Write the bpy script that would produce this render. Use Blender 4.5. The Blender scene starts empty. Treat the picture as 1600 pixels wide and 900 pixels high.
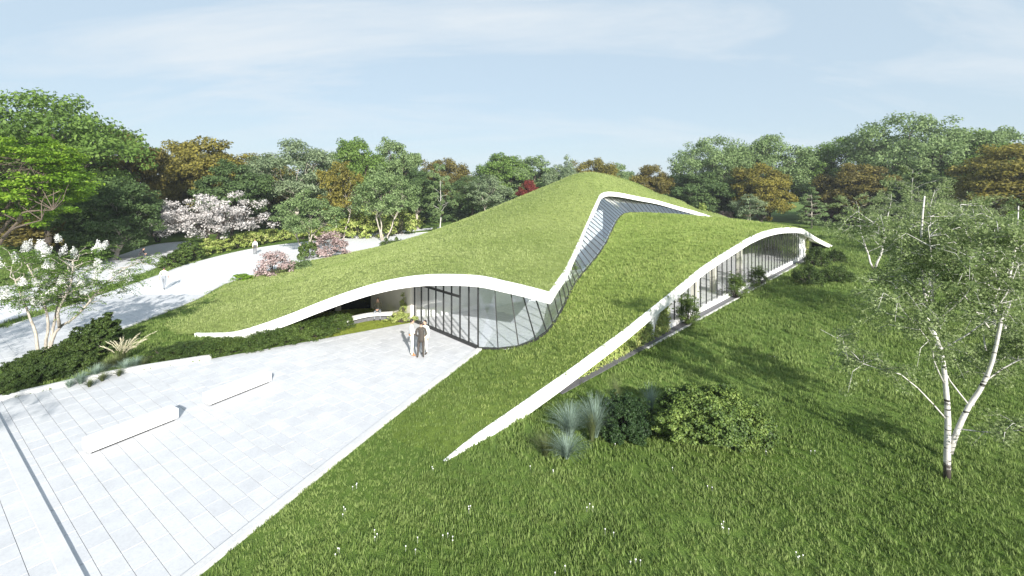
import bpy, bmesh, math, random
import numpy as np
from mathutils import Vector, Matrix
from mathutils.geometry import delaunay_2d_cdt

scene = bpy.context.scene
COL = scene.collection
R = math.radians
random.seed(7)

# ---------------------------------------------------------------- camera
CAM_H, FPX, HOR = 8.2, 710.0, 290.0
cam = bpy.data.objects.new('camera', bpy.data.cameras.new('camera'))
COL.objects.link(cam)
cam.location = (0, 0, CAM_H)
cam.rotation_euler = (R(90), 0, 0)
cam.data.sensor_width = 36.0
cam.data.lens = 36.0 * FPX / 1600.0
cam.data.shift_y = -(450.0 - HOR) / 1600.0
cam.data.clip_start = 0.1
cam.data.clip_end = 3000
scene.camera = cam

# ---------------------------------------------------------------- light
SUN_EL, SUN_AZ = R(24), R(159.5)            # azimuth clockwise from +Y: behind the camera, a little right
world = bpy.data.worlds.new('World')
scene.world = world
world.use_nodes = True
wn, wl = world.node_tree.nodes, world.node_tree.links
wn.clear()
w_out = wn.new('ShaderNodeOutputWorld')
w_bg = wn.new('ShaderNodeBackground')
w_bg.inputs['Strength'].default_value = 0.15
w_sky = wn.new('ShaderNodeTexSky')
w_sky.sky_type = 'NISHITA'
w_sky.sun_disc = False
w_sky.sun_elevation = SUN_EL
w_sky.sun_rotation = SUN_AZ
w_sky.altitude = 100
w_sky.air_density = 1.0
w_sky.dust_density = 0.6
w_sky.ozone_density = 1.6
# thin high cloud: streaky noise in the sky's own direction space
w_tc = wn.new('ShaderNodeTexCoord')
w_sep = wn.new('ShaderNodeSeparateXYZ')
wl.new(w_tc.outputs['Generated'], w_sep.inputs[0])
w_z = wn.new('ShaderNodeMath'); w_z.operation = 'ADD'; w_z.inputs[1].default_value = 0.22
wl.new(w_sep.outputs['Z'], w_z.inputs[0])
w_zm = wn.new('ShaderNodeMath'); w_zm.operation = 'MAXIMUM'; w_zm.inputs[1].default_value = 0.05
wl.new(w_z.outputs[0], w_zm.inputs[0])
w_dx = wn.new('ShaderNodeMath'); w_dx.operation = 'DIVIDE'
w_dy = wn.new('ShaderNodeMath'); w_dy.operation = 'DIVIDE'
wl.new(w_sep.outputs['X'], w_dx.inputs[0]); wl.new(w_zm.outputs[0], w_dx.inputs[1])
wl.new(w_sep.outputs['Y'], w_dy.inputs[0]); wl.new(w_zm.outputs[0], w_dy.inputs[1])
w_cb = wn.new('ShaderNodeCombineXYZ')
wl.new(w_dx.outputs[0], w_cb.inputs[0]); wl.new(w_dy.outputs[0], w_cb.inputs[1])
w_map = wn.new('ShaderNodeMapping')
w_map.inputs['Rotation'].default_value = (0, 0, R(-24))
w_map.inputs['Scale'].default_value = (0.62, 1.9, 1)
w_map.inputs['Location'].default_value = (0.7, 0.35, 0)
wl.new(w_cb.outputs[0], w_map.inputs[0])
w_n = wn.new('ShaderNodeTexNoise')
w_n.inputs['Scale'].default_value = 0.9
w_n.inputs['Detail'].default_value = 6
w_n.inputs['Roughness'].default_value = 0.60
w_n.inputs['Distortion'].default_value = 0.6
wl.new(w_map.outputs[0], w_n.inputs['Vector'])
w_r = wn.new('ShaderNodeValToRGB')
w_r.color_ramp.elements[0].position = 0.46
w_r.color_ramp.elements[0].color = (0, 0, 0, 1)
w_r.color_ramp.elements[1].position = 0.68
w_r.color_ramp.elements[1].color = (1, 1, 1, 1)
wl.new(w_n.outputs['Fac'], w_r.inputs[0])
w_f = wn.new('ShaderNodeMath'); w_f.operation = 'MULTIPLY_ADD'
w_f.inputs[1].default_value = 0.75; w_f.inputs[2].default_value = 0.0
wl.new(w_r.outputs[0], w_f.inputs[0])
w_mix = wn.new('ShaderNodeMix'); w_mix.data_type = 'RGBA'
w_mix.inputs['B'].default_value = (2.12, 2.26, 2.38, 1)     # thin white cloud over the blue
w_veil = wn.new('ShaderNodeMix'); w_veil.data_type = 'RGBA'
w_veil.inputs['Factor'].default_value = 0.93
w_veil.inputs['B'].default_value = (1.38, 1.69, 1.95, 1)    # pale hazy summer sky
wl.new(w_sky.outputs[0], w_veil.inputs['A'])
w_fade = wn.new('ShaderNodeMapRange'); w_fade.inputs['From Min'].default_value = .02; w_fade.inputs['From Max'].default_value = .22
w_fade.inputs['To Min'].default_value = .25
wl.new(w_sep.outputs['Z'], w_fade.inputs[0])
w_cl = wn.new('ShaderNodeMath'); w_cl.operation = 'MULTIPLY'
wl.new(w_f.outputs[0], w_cl.inputs[0]); wl.new(w_fade.outputs[0], w_cl.inputs[1])
wl.new(w_cl.outputs[0], w_mix.inputs['Factor'])
wl.new(w_veil.outputs['Result'], w_mix.inputs['A'])
wl.new(w_mix.outputs['Result'], w_bg.inputs['Color'])
wl.new(w_bg.outputs[0], w_out.inputs[0])

sun = bpy.data.objects.new('sun', bpy.data.lights.new('sun', 'SUN'))
COL.objects.link(sun)
sun.data.energy = 3.7
sun.data.angle = R(0.55)
sun.data.color = (1.0, 0.955, 0.88)
_to_sun = Vector((math.sin(SUN_AZ) * math.cos(SUN_EL), math.cos(SUN_AZ) * math.cos(SUN_EL), math.sin(SUN_EL)))
sun.rotation_euler = (-_to_sun).to_track_quat('-Z', 'Y').to_euler()
sun.location = (20, -40, 40)

scene.view_settings.view_transform = 'Standard'
scene.view_settings.look = 'None'
scene.view_settings.gamma = 1
scene.view_settings.use_curve_mapping = False
scene.view_settings.exposure = 1.4
scene.cycles.max_bounces = 7
scene.cycles.transparent_max_bounces = 24
scene.cycles.use_adaptive_sampling = True

# ---------------------------------------------------------------- helpers
def at(x, y, z=0.0):
    """place on a level z seen in direction (x, y) of the photograph"""
    Y = FPX * (CAM_H - z) / (y - HOR)
    return Vector(((x - 800) * Y / FPX, Y, z))

def ray(x, y, Y):
    return Vector(((x - 800) * Y / FPX, Y, CAM_H - (y - HOR) * Y / FPX))

def tag(o, label=None, cat=None, group=None, kind=None):
    if label: o['label'] = label
    if cat: o['category'] = cat
    if group: o['group'] = group
    if kind: o['kind'] = kind
    return o

def link(name, data, parent=None, mat=None, loc=None):
    o = bpy.data.objects.new(name, data)
    COL.objects.link(o)
    if parent: o.parent = parent
    if loc is not None: o.location = loc
    if mat is not None and data is not None:
        data.materials.clear(); data.materials.append(mat)
    return o

def empty(name, loc=(0, 0, 0), rz=0.0, parent=None):
    o = bpy.data.objects.new(name, None)
    COL.objects.link(o)
    o.location = loc; o.rotation_euler = (0, 0, rz)
    o.empty_display_size = 0.2
    if parent: o.parent = parent
    return o

def np_mesh(name, verts, faces, n=4, smooth=False):
    """verts (N,3) array, faces (M,n) array"""
    verts = np.asarray(verts, dtype=np.float32); faces = np.asarray(faces, dtype=np.int32)
    me = bpy.data.meshes.new(name)
    me.vertices.add(len(verts)); me.vertices.foreach_set('co', verts.ravel())
    me.loops.add(faces.size); me.loops.foreach_set('vertex_index', faces.ravel())
    me.polygons.add(len(faces))
    me.polygons.foreach_set('loop_start', np.arange(0, faces.size, n, dtype=np.int32))
    me.polygons.foreach_set('loop_total', np.full(len(faces), n, dtype=np.int32))
    if smooth: me.polygons.foreach_set('use_smooth', np.ones(len(faces), dtype=bool))
    me.update(calc_edges=True)
    return me

class MB:
    """collects polygons into one mesh"""
    def __init__(s): s.v = []; s.f = []
    def add(s, vs, fs):
        k = len(s.v); s.v += [tuple(v) for v in vs]; s.f += [tuple(i + k for i in f) for f in fs]
    def box(s, cx, cy, cz, sx, sy, sz, rot=0.0):
        c, n = math.cos(rot), math.sin(rot); vs = []
        for dz in (-.5, .5):
            for dx, dy in ((-.5, -.5), (.5, -.5), (.5, .5), (-.5, .5)):
                x, y = dx * sx, dy * sy
                vs.append((cx + x * c - y * n, cy + x * n + y * c, cz + dz * sz))
        s.add(vs, [(3, 2, 1, 0), (4, 5, 6, 7), (0, 1, 5, 4), (1, 2, 6, 5), (2, 3, 7, 6), (3, 0, 4, 7)])
    def bar(s, p, q, w, d, side):
        p, q = Vector(p), Vector(q); t = (q - p).normalized()
        a = Vector(side); a = (a - t * a.dot(t)).normalized(); b = t.cross(a)
        vs = [e + a * (i * w / 2) + b * (j * d / 2) for e in (p, q) for i, j in ((-1, -1), (1, -1), (1, 1), (-1, 1))]
        s.add(vs, [(3, 2, 1, 0), (4, 5, 6, 7), (0, 1, 5, 4), (1, 2, 6, 5), (2, 3, 7, 6), (3, 0, 4, 7)])
    def sheet(s, c, th):
        c = [Vector(p) for p in c]; n = (c[1] - c[0]).cross(c[2] - c[0]).normalized() * th / 2
        vs = [p - n for p in c] + [p + n for p in c]
        s.add(vs, [(3, 2, 1, 0), (4, 5, 6, 7), (0, 1, 5, 4), (1, 2, 6, 5), (2, 3, 7, 6), (3, 0, 4, 7)])
    def tube(s, pts, rad, n=6, flat=1.0, cap=True):
        pts = [Vector(p) for p in pts]; k0 = len(s.v); N = len(pts)
        up = Vector((0.31, 0.17, 0.93)).normalized(); last = None
        for i, p in enumerate(pts):
            t = (pts[min(i + 1, N - 1)] - pts[max(i - 1, 0)]).normalized()
            a = (last - t * last.dot(t)) if last is not None else t.cross(up if abs(t.dot(up)) < .95 else Vector((1, 0, 0)))
            a = a.normalized(); b = t.cross(a); last = a
            for j in range(n):
                g = 2 * math.pi * j / n
                s.v.append(tuple(p + (a * math.cos(g) + b * math.sin(g) * flat) * rad[i]))
        for i in range(N - 1):
            for j in range(n):
                u, v = k0 + i * n + j, k0 + i * n + (j + 1) % n
                s.f.append((u, v, v + n, u + n))
        if cap:
            s.f.append(tuple(k0 + j for j in reversed(range(n)))); s.f.append(tuple(k0 + (N - 1) * n + j for j in range(n)))
    def ball(s, c, r, seg=8, rings=6):
        c = Vector(c); r = r if hasattr(r, '__len__') else (r, r, r); k = len(s.v)
        s.v.append((c.x, c.y, c.z - r[2]))
        for i in range(1, rings):
            a = -math.pi / 2 + math.pi * i / rings
            for j in range(seg):
                g = 2 * math.pi * j / seg
                s.v.append((c.x + r[0] * math.cos(a) * math.cos(g), c.y + r[1] * math.cos(a) * math.sin(g), c.z + r[2] * math.sin(a)))
        s.v.append((c.x, c.y, c.z + r[2])); t = len(s.v) - 1
        for j in range(seg):
            s.f.append((k, k + 1 + (j + 1) % seg, k + 1 + j))
            s.f.append((t, t - seg + j, t - seg + (j + 1) % seg))
        for i in range(rings - 2):
            for j in range(seg):
                u = k + 1 + i * seg + j; v = k + 1 + i * seg + (j + 1) % seg
                s.f.append((u, v, v + seg, u + seg))
    def mesh(s, name, smooth=False):
        me = bpy.data.meshes.new(name); me.from_pydata(s.v, [], s.f); me.update()
        if smooth: me.polygons.foreach_set('use_smooth', [True] * len(me.polygons))
        return me
    def build(s, name, mat, parent=None, smooth=False):
        return link(name, s.mesh(name, smooth), parent, mat)

def spline(pts, n):
    """Catmull-Rom through pts, n samples, even arc length"""
    P = [np.array(p, float) for p in pts]; P = [2 * P[0] - P[1]] + P + [2 * P[-1] - P[-2]]; out = []
    for i in range(1, len(P) - 2):
        for t in np.linspace(0, 1, 24, endpoint=False):
            a, b, c, d = P[i - 1:i + 3]
            out.append(.5 * (2 * b + (c - a) * t + (2 * a - 5 * b + 4 * c - d) * t * t + (3 * b - a - 3 * c + d) * t ** 3))
    out.append(P[-2]); out = np.array(out)
    L = np.r_[0, np.cumsum(np.linalg.norm(np.diff(out, axis=0), axis=1))]
    s = np.linspace(0, L[-1], n)
    return np.stack([np.interp(s, L, out[:, k]) for k in range(out.shape[1])], 1)

def inside(poly, X, Y):
    X = np.asarray(X, float); Y = np.asarray(Y, float); r = np.zeros(X.shape, bool); n = len(poly)
    for i in range(n):
        x1, y1 = poly[i][0], poly[i][1]; x2, y2 = poly[(i + 1) % n][0], poly[(i + 1) % n][1]
        c = ((y1 > Y) != (y2 > Y))
        with np.errstate(divide='ignore', invalid='ignore'):
            xi = (x2 - x1) * (Y - y1) / (y2 - y1) + x1
        r ^= c & (X < xi)
    return r

# ---------------------------------------------------------------- materials
def nmat(name):
    m = bpy.data.materials.new(name); m.use_nodes = True
    nt = m.node_tree; b = nt.nodes['Principled BSDF']
    return m, nt, b

def noise(nt, scale, detail=4, rough=.55, vec=None, dist=0):
    n = nt.nodes.new('ShaderNodeTexNoise'); n.inputs['Scale'].default_value = scale
    n.inputs['Detail'].default_value = detail; n.inputs['Roughness'].default_value = rough
    n.inputs['Distortion'].default_value = dist
    if vec is not None: nt.links.new(vec, n.inputs['Vector'])
    return n

def ramp(nt, fac, stops):
    r = nt.nodes.new('ShaderNodeValToRGB'); e = r.color_ramp.elements
    while len(e) < len(stops): e.new(.5)
    for i, (p, c) in enumerate(stops): e[i].position = p; e[i].color = (*c, 1)
    nt.links.new(fac, r.inputs[0]); return r

def mixc(nt, fac, a, b, mode='MIX'):
    m = nt.nodes.new('ShaderNodeMix'); m.data_type = 'RGBA'; m.blend_type = mode
    for s, v in (('Factor', fac), ('A', a), ('B', b)):
        if isinstance(v, (int, float)): m.inputs[s].default_value = v
        elif isinstance(v, tuple): m.inputs[s].default_value = (*v, 1)
        else: nt.links.new(v, m.inputs[s])
    return m.outputs['Result']

def position(nt): return nt.nodes.new('ShaderNodeNewGeometry').outputs['Position']

def bump(nt, b, h, strength=.3, dist=.02):
    n = nt.nodes.new('ShaderNodeBump'); n.inputs['Strength'].default_value = strength; n.inputs['Distance'].default_value = dist
    nt.links.new(h, n.inputs['Height']); nt.links.new(n.outputs[0], b.inputs['Normal'])

def plain(name, col, rough=.6, var=.12, scale=6, bmp=0.0, metal=0.0, bscale=40):
    m, nt, b = nmat(name); p = position(nt)
    n = noise(nt, scale, 5, .6, p)
    lo = tuple(c * (1 - var) for c in col); hi = tuple(min(1, c * (1 + var)) for c in col)
    r = ramp(nt, n.outputs['Fac'], [(.3, lo), (.7, hi)])
    nt.links.new(r.outputs[0], b.inputs['Base Color'])
    b.inputs['Roughness'].default_value = rough; b.inputs['Metallic'].default_value = metal
    if bmp: bump(nt, b, noise(nt, bscale, 4, .6, p).outputs['Fac'], bmp, .01)
    return m

def leafmat(name, cols, trans=.45, rough=.55, patch=.25, gain=2.0):
    if max(cols[-1]) < .38: cols = [tuple(min(.5, c * gain) for c in k) for k in cols]
    """leaf colour varies leaf by leaf and branch by branch"""
    m, nt, b = nmat(name); g = nt.nodes.new('ShaderNodeNewGeometry')
    oi = nt.nodes.new('ShaderNodeObjectInfo')
    n = noise(nt, patch, 3, .6, g.outputs['Position'])
    a = nt.nodes.new('ShaderNodeMath'); a.operation = 'MULTIPLY_ADD'; a.inputs[1].default_value = .5
    nt.links.new(g.outputs['Random Per Island'], a.inputs[0])
    s = nt.nodes.new('ShaderNodeMath'); s.operation = 'MULTIPLY_ADD'; s.inputs[1].default_value = 1.1; s.inputs[2].default_value = -.3
    nt.links.new(n.outputs['Fac'], s.inputs[0]); nt.links.new(s.outputs[0], a.inputs[2])
    k = len(cols); r = ramp(nt, a.outputs[0], [(.1 + .8 * i / (k - 1), c) for i, c in enumerate(cols)])
    nt.links.new(r.outputs[0], b.inputs['Base Color']); b.inputs['Roughness'].default_value = rough
    b.inputs['Specular IOR Level'].default_value = .3
    t = nt.nodes.new('ShaderNodeBsdfTranslucent'); nt.links.new(r.outputs[0], t.inputs['Color'])
    x = nt.nodes.new('ShaderNodeMixShader'); x.inputs[0].default_value = trans
    nt.links.new(b.outputs[0], x.inputs[1]); nt.links.new(t.outputs[0], x.inputs[2])
    nt.links.new(x.outputs[0], nt.nodes['Material Output'].inputs[0])
    return m

def lawnmat(name, c0, c1, c2, big=.12):
    m, nt, b = nmat(name); p = position(nt)
    n1 = noise(nt, big, 4, .55, p); n2 = noise(nt, 2.5, 5, .65, p); n3 = noise(nt, 30, 3, .7, p)
    r1 = ramp(nt, n1.outputs['Fac'], [(.35, c0), (.65, c1)])
    r2 = ramp(nt, n2.outputs['Fac'], [(.3, (.72, .74, .7)), (.7, (1.2, 1.18, 1.1))])
    r3 = ramp(nt, n3.outputs['Fac'], [(.3, (.6, .62, .6)), (.72, (1.3, 1.28, 1.2))])
    c = mixc(nt, 1.0, mixc(nt, 1.0, r1.outputs[0], r2.outputs[0], 'MULTIPLY'), r3.outputs[0], 'MULTIPLY')
    nt.links.new(c, b.inputs['Base Color']); b.inputs['Roughness'].default_value = .9
    b.inputs['Specular IOR Level'].default_value = .1
    bump(nt, b, n3.outputs['Fac'], .9, .06)
    return m

def blademat(name, cols, trans=.3):
    m, nt, b = nmat(name); p = position(nt); oi = nt.nodes.new('ShaderNodeObjectInfo')
    g = nt.nodes.new('ShaderNodeNewGeometry')
    n = noise(nt, .22, 4, .6, p)
    a = nt.nodes.new('ShaderNodeMath'); a.operation = 'MULTIPLY_ADD'; a.inputs[1].default_value = .62
    nt.links.new(g.outputs['Random Per Island'], a.inputs[0])
    s = nt.nodes.new('ShaderNodeMath'); s.operation = 'MULTIPLY_ADD'; s.inputs[1].default_value = 1.0; s.inputs[2].default_value = -.42
    nt.links.new(n.outputs['Fac'], s.inputs[0])
    q = nt.nodes.new('ShaderNodeMath'); q.operation = 'MULTIPLY_ADD'; q.inputs[1].default_value = .28
    nt.links.new(oi.outputs['Random'], q.inputs[0]); nt.links.new(s.outputs[0], q.inputs[2]); nt.links.new(q.outputs[0], a.inputs[2])
    r = ramp(nt, a.outputs[0], [(.1 + .8 * i / (len(cols) - 1), c) for i, c in enumerate(cols)])
    nt.links.new(r.outputs[0], b.inputs['Base Color']); b.inputs['Roughness'].default_value = .6
    b.inputs['Specular IOR Level'].default_value = .2
    t = nt.nodes.new('ShaderNodeBsdfTranslucent'); nt.links.new(r.outputs[0], t.inputs['Color'])
    x = nt.nodes.new('ShaderNodeMixShader'); x.inputs[0].default_value = trans
    nt.links.new(b.outputs[0], x.inputs[1]); nt.links.new(t.outputs[0], x.inputs[2])
    nt.links.new(x.outputs[0], nt.nodes['Material Output'].inputs[0])
    return m

def stonemat(name, col, var=.1, tile=False):
    m, nt, b = nmat(name); p = position(nt); oi = nt.nodes.new('ShaderNodeObjectInfo')
    n = noise(nt, 1.3, 6, .65, p); n2 = noise(nt, 18, 5, .7, p)
    r = ramp(nt, n.outputs['Fac'], [(.28, tuple(c * (1 - var) for c in col)), (.72, tuple(min(.9, c * (1 + var * .5)) for c in col))])
    r2 = ramp(nt, n2.outputs['Fac'], [(.25, (.88, .88, .89)), (.6, (1.03, 1.03, 1.03))])
    c = mixc(nt, 1.0, r.outputs[0], r2.outputs[0], 'MULTIPLY')
    g = nt.nodes.new('ShaderNodeNewGeometry')
    mr = nt.nodes.new('ShaderNodeMath'); mr.operation = 'ADD'
    nt.links.new(oi.outputs['Random'], mr.inputs[0]); nt.links.new(g.outputs['Random Per Island'], mr.inputs[1])
    fr = nt.nodes.new('ShaderNodeMath'); fr.operation = 'FRACT'; nt.links.new(mr.outputs[0], fr.inputs[0])
    rr = ramp(nt, fr.outputs[0], [(0, (.94, .943, .955)), (1, (1.03, 1.028, 1.02))])
    c = mixc(nt, 1.0, c, rr.outputs[0], 'MULTIPLY')
    if tile:
        mp = nt.nodes.new('ShaderNodeMapping'); mp.inputs['Rotation'].default_value = (0, 0, R(35.6)); nt.links.new(p, mp.inputs[0])
        bk = nt.nodes.new('ShaderNodeTexBrick'); nt.links.new(mp.outputs[0], bk.inputs['Vector'])
        bk.inputs['Scale'].default_value = 1; bk.inputs['Brick Width'].default_value = .9; bk.inputs['Row Height'].default_value = .42
        bk.inputs['Mortar Size'].default_value = .011; bk.inputs['Color1'].default_value = (1, 1, 1, 1)
        bk.inputs['Color2'].default_value = (.93, .93, .95, 1); bk.inputs['Mortar'].default_value = (.62, .63, .66, 1)
        c = mixc(nt, 1.0, c, bk.outputs['Color'], 'MULTIPLY')
    nt.links.new(c, b.inputs['Base Color']); b.inputs['Roughness'].default_value = .62
    bump(nt, b, n2.outputs['Fac'], .15, .004)
    return m

def barkmat(name, base, dark, scale=3):
    m, nt, b = nmat(name); p = position(nt)
    mp = nt.nodes.new('ShaderNodeMapping'); mp.inputs['Scale'].default_value = (1, 1, .25); nt.links.new(p, mp.inputs[0])
    n = noise(nt, scale * 4, 6, .7, mp.outputs[0])
    r = ramp(nt, n.outputs['Fac'], [(.35, dark), (.62, base)])
    nt.links.new(r.outputs[0], b.inputs['Base Color']); b.inputs['Roughness'].default_value = .85
    bump(nt, b, n.outputs['Fac'], .6, .03)
    return m

def birchmat():
    m, nt, b = nmat('birch_bark'); p = position(nt)
    mp = nt.nodes.new('ShaderNodeMapping'); mp.inputs['Scale'].default_value = (1.6, 1.6, 9); nt.links.new(p, mp.inputs[0])
    n = noise(nt, 1.5, 3, .6, mp.outputs[0]); n2 = noise(nt, 9, 5, .7, p)
    r = ramp(nt, n.outputs['Fac'], [(.36, (.02, .018, .016)), (.42, (.56, .545, .52))])
    r2 = ramp(nt, n2.outputs['Fac'], [(.3, (.78, .76, .74)), (.6, (1.05, 1.05, 1.05))])
    c = mixc(nt, 1.0, r.outputs[0], r2.outputs[0], 'MULTIPLY')
    sp = nt.nodes.new('ShaderNodeSeparateXYZ'); nt.links.new(p, sp.inputs[0])
    ad = nt.nodes.new('ShaderNodeMath'); ad.operation = 'ADD'
    nt.links.new(sp.outputs['Z'], ad.inputs[0]); nt.links.new(n2.outputs['Fac'], ad.inputs[1])
    rz = ramp(nt, ad.outputs[0], [(.0, (0, 0, 0)), (.85, (0, 0, 0)), (1.0, (1, 1, 1))])   # rough dark bark at the foot of the trunk
    c = mixc(nt, rz.outputs[0], (.07, .06, .055), c)
    nt.links.new(c, b.inputs['Base Color']); b.inputs['Roughness'].default_value = .6
    bump(nt, b, n2.outputs['Fac'], .25, .01)
    return m

def glassmat(name, tint=(.985, .992, .995), ior=1.45):
    m, nt, b = nmat(name); nt.nodes.remove(b)
    t = nt.nodes.new('ShaderNodeBsdfTransparent'); t.inputs[0].default_value = (*tint, 1)
    g = nt.nodes.new('ShaderNodeBsdfGlossy'); g.inputs['Roughness'].default_value = .015; g.inputs[0].default_value = (1, 1, 1, 1)
    f = nt.nodes.new('ShaderNodeFresnel'); ge = nt.nodes.new('ShaderNodeNewGeometry')
    mi = nt.nodes.new('ShaderNodeMapRange'); mi.inputs['To Min'].default_value = ior; mi.inputs['To Max'].default_value = 1 / ior   # the pane does not bend light, so both faces mirror alike
    nt.links.new(ge.outputs['Backfacing'], mi.inputs[0]); nt.links.new(mi.outputs[0], f.inputs[0])
    x = nt.nodes.new('ShaderNodeMixShader'); nt.links.new(f.outputs[0], x.inputs[0])
    nt.links.new(t.outputs[0], x.inputs[1]); nt.links.new(g.outputs[0], x.inputs[2])
    nt.links.new(x.outputs[0], nt.nodes['Material Output'].inputs[0])
    return m

M = {
    'lawn': lawnmat('lawn_soil_green', (.092, .155, .032), (.140, .215, .055), None),
    'roofturf': lawnmat('roof_turf', (.19, .245, .08), (.245, .295, .105), None),
    'paving': stonemat('pale_paving', (.545, .555, .575), .12),
    'pathstone': stonemat('pale_path_paving', (.72, .73, .745), .10, tile=True),
    'joint': plain('sand_joint', (.30, .30, .31), .9, .2),
    'kerb': stonemat('kerb_concrete', (.58, .58, .58)),
    'white': plain('white_render', (.82, .82, .81), .55, .03, 1.2, .05),
    'soffit': plain('soffit_render', (.80, .79, .77), .7, .05, 1.0),
    'wall': plain('wall_plaster', (.66, .63, .57), .8, .06, 1.5),
    'whitewall': plain('white_wall_plaster', (.84, .84, .83), .8, .05, 1.5),
    'floor': stonemat('pale_floor', (.80, .80, .81), .05, tile=True),
    'metal': plain('dark_mullion_metal', (.035, .036, .038), .45, .1, 8, 0, .3),
    'darkglass': plain('dark_glazing', (.012, .016, .018), .08, .2, 2),
    'glass': glassmat('clear_glass'),
    'coated': glassmat('coated_roof_glass', (.96, .985, 1.0), 2.15),
    'gravel': plain('dark_gravel', (.12, .12, .13), .95, .5, 30, .8),
    'bench': plain('white_bench_concrete', (.80, .80, .80), .6, .03, 2, .04),
    'bark': barkmat('brown_bark', (.16, .125, .095), (.05, .038, .03)),
    'barkdark': barkmat('dark_bark', (.075, .062, .05), (.025, .02, .017)),
    'barkpale': barkmat('pale_bark', (.48, .44, .38), (.22, .19, .16)),
    'birch': birchmat(),
    'green': leafmat('leaf_green', [(.040, .074, .014), (.075, .125, .026), (.125, .18, .045)]),
    'bright': leafmat('leaf_bright', [(.045, .095, .008), (.095, .165, .014), (.18, .26, .03)]),
    'greygreen': leafmat('leaf_greygreen', [(.060, .085, .045), (.110, .145, .080), (.18, .215, .13)]),
    'sage': leafmat('leaf_sage', [(.062, .095, .036), (.105, .15, .060), (.16, .21, .095)]),
    'dark': leafmat('leaf_dark', [(.028, .050, .018), (.052, .084, .030), (.085, .125, .045)]),
    'autumn': leafmat('leaf_autumn', [(.058, .056, .014), (.118, .106, .022), (.19, .168, .036)]),
    'rust': leafmat('leaf_rust', [(.044, .040, .013), (.088, .076, .020), (.150, .130, .034)]),
    'red': leafmat('leaf_red', [(.055, .010, .009), (.105, .019, .015), (.16, .036, .025)]),
    'birchleaf': leafmat('leaf_birch', [(.056, .082, .028), (.105, .140, .055), (.18, .215, .105)]),
    'blossom': leafmat('blossom_pinkwhite', [(.40, .37, .365), (.54, .51, .50), (.70, .68, .67)], .3),
    'pinkbloom': leafmat('blossom_pink', [(.30, .21, .20), (.44, .33, .32), (.60, .50, .49)], .3),
    'whitebloom': leafmat('blossom_white', [(.72, .72, .70), (.82, .82, .80), (.86, .86, .85)], .3),
    'hedge': leafmat('hedge_leaf', [(.016, .032, .007), (.038, .062, .013), (.075, .105, .024)], .3, patch=.8),
    'limehedge': leafmat('lime_hedge_leaf', [(.085, .12, .025), (.16, .20, .05), (.25, .28, .10)], .3, patch=.6),
    'juniper': leafmat('juniper_needles', [(.011, .022, .005), (.024, .042, .009), (.048, .070, .016)], .2, patch=.8),
    'pine': leafmat('pine_needles', [(.012, .026, .007), (.042, .070, .014), (.115, .155, .036)], .25, patch=1.1),
    'yew': leafmat('yew_needles', [(.008, .018, .007), (.016, .034, .010), (.032, .055, .016)], .2, patch=.8),
    'ivy': leafmat('ivy_leaf', [(.10, .14, .035), (.17, .21, .06), (.25, .28, .10)], .3, patch=1.2),
    'blueblade': blademat('blue_fescue', [(.15, .21, .16), (.24, .32, .26), (.38, .47, .40)]),
    'oliveblade': blademat('olive_fescue', [(.07, .095, .035), (.12, .15, .06), (.19, .21, .10)]),
    'plume': blademat('pampas_plume', [(.55, .50, .36), (.70, .66, .50), (.80, .77, .62)]),
    'blade': blademat('lawn_blade', [(0.050, 0.096, 0.016), (0.123, 0.190, 0.044), (0.245, 0.319, 0.100)]),
    'roofblade': blademat('roof_blade', [(0.135, 0.200, 0.048), (0.243, 0.310, 0.095), (0.367, 0.425, 0.175)]),
    'skin': plain('skin', (.52, .33, .24), .6, .05),
    'hair': plain('dark_hair', (.02, .015, .012), .6, .1),
    'shirtwhite': plain('white_cotton', (.80, .80, .78), .8, .03),
    'trousercream': plain('cream_cotton', (.74, .72, .62), .85, .04),
    'suit': plain('brown_suit_wool', (.062, .052, .044), .85, .1, 20),
    'olive': plain('olive_jacket', (.13, .125, .085), .85, .1, 20),
    'jeans': plain('grey_denim', (.22, .24, .27), .85, .1, 20),
    'black': plain('black_cloth', (.02, .02, .024), .8, .1),
    'shoe': plain('dark_shoe', (.03, .022, .018), .5, .1),
    'tan': plain('tan_leather', (.42, .17, .06), .5, .1),
    'greycloth': plain('dark_grey_cloth', (.06, .06, .065), .85, .1),
    'flower': plain('white_clover', (.8, .8, .78), .8, .05),
}

# ---------------------------------------------------------------- plan of the pavilion
TIP = np.array([-2.09, 13.5]); U = np.array([.687, .727]); U /= np.linalg.norm(U); NL = np.array([-U[1], U[0]])
def lp(d, w=0.0):                      # d metres along the long straight facade, w metres behind it
    p = TIP + d * U + w * NL; return float(p[0]), float(p[1])
def on_facade(x, y, w=0.0):
    t = (x - 800) / FPX; o = TIP + w * NL
    d = (t * o[1] - o[0]) / (U[0] - t * U[1]); p = o + d * U
    return float(p[0]), float(p[1]), CAM_H - (y - HOR) * float(p[1]) / FPX, d
FA, FC = np.array([-17.4, 24.8]), np.array([1.86, 22.0])
def on_front(x, y):
    t = (x - 800) / FPX; e = FC - FA
    s = (t * FA[1] - FA[0]) / (e[0] - t * e[1]); p = FA + s * e
    return float(p[0]), float(p[1]), CAM_H - (y - HOR) * float(p[1]) / FPX

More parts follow.
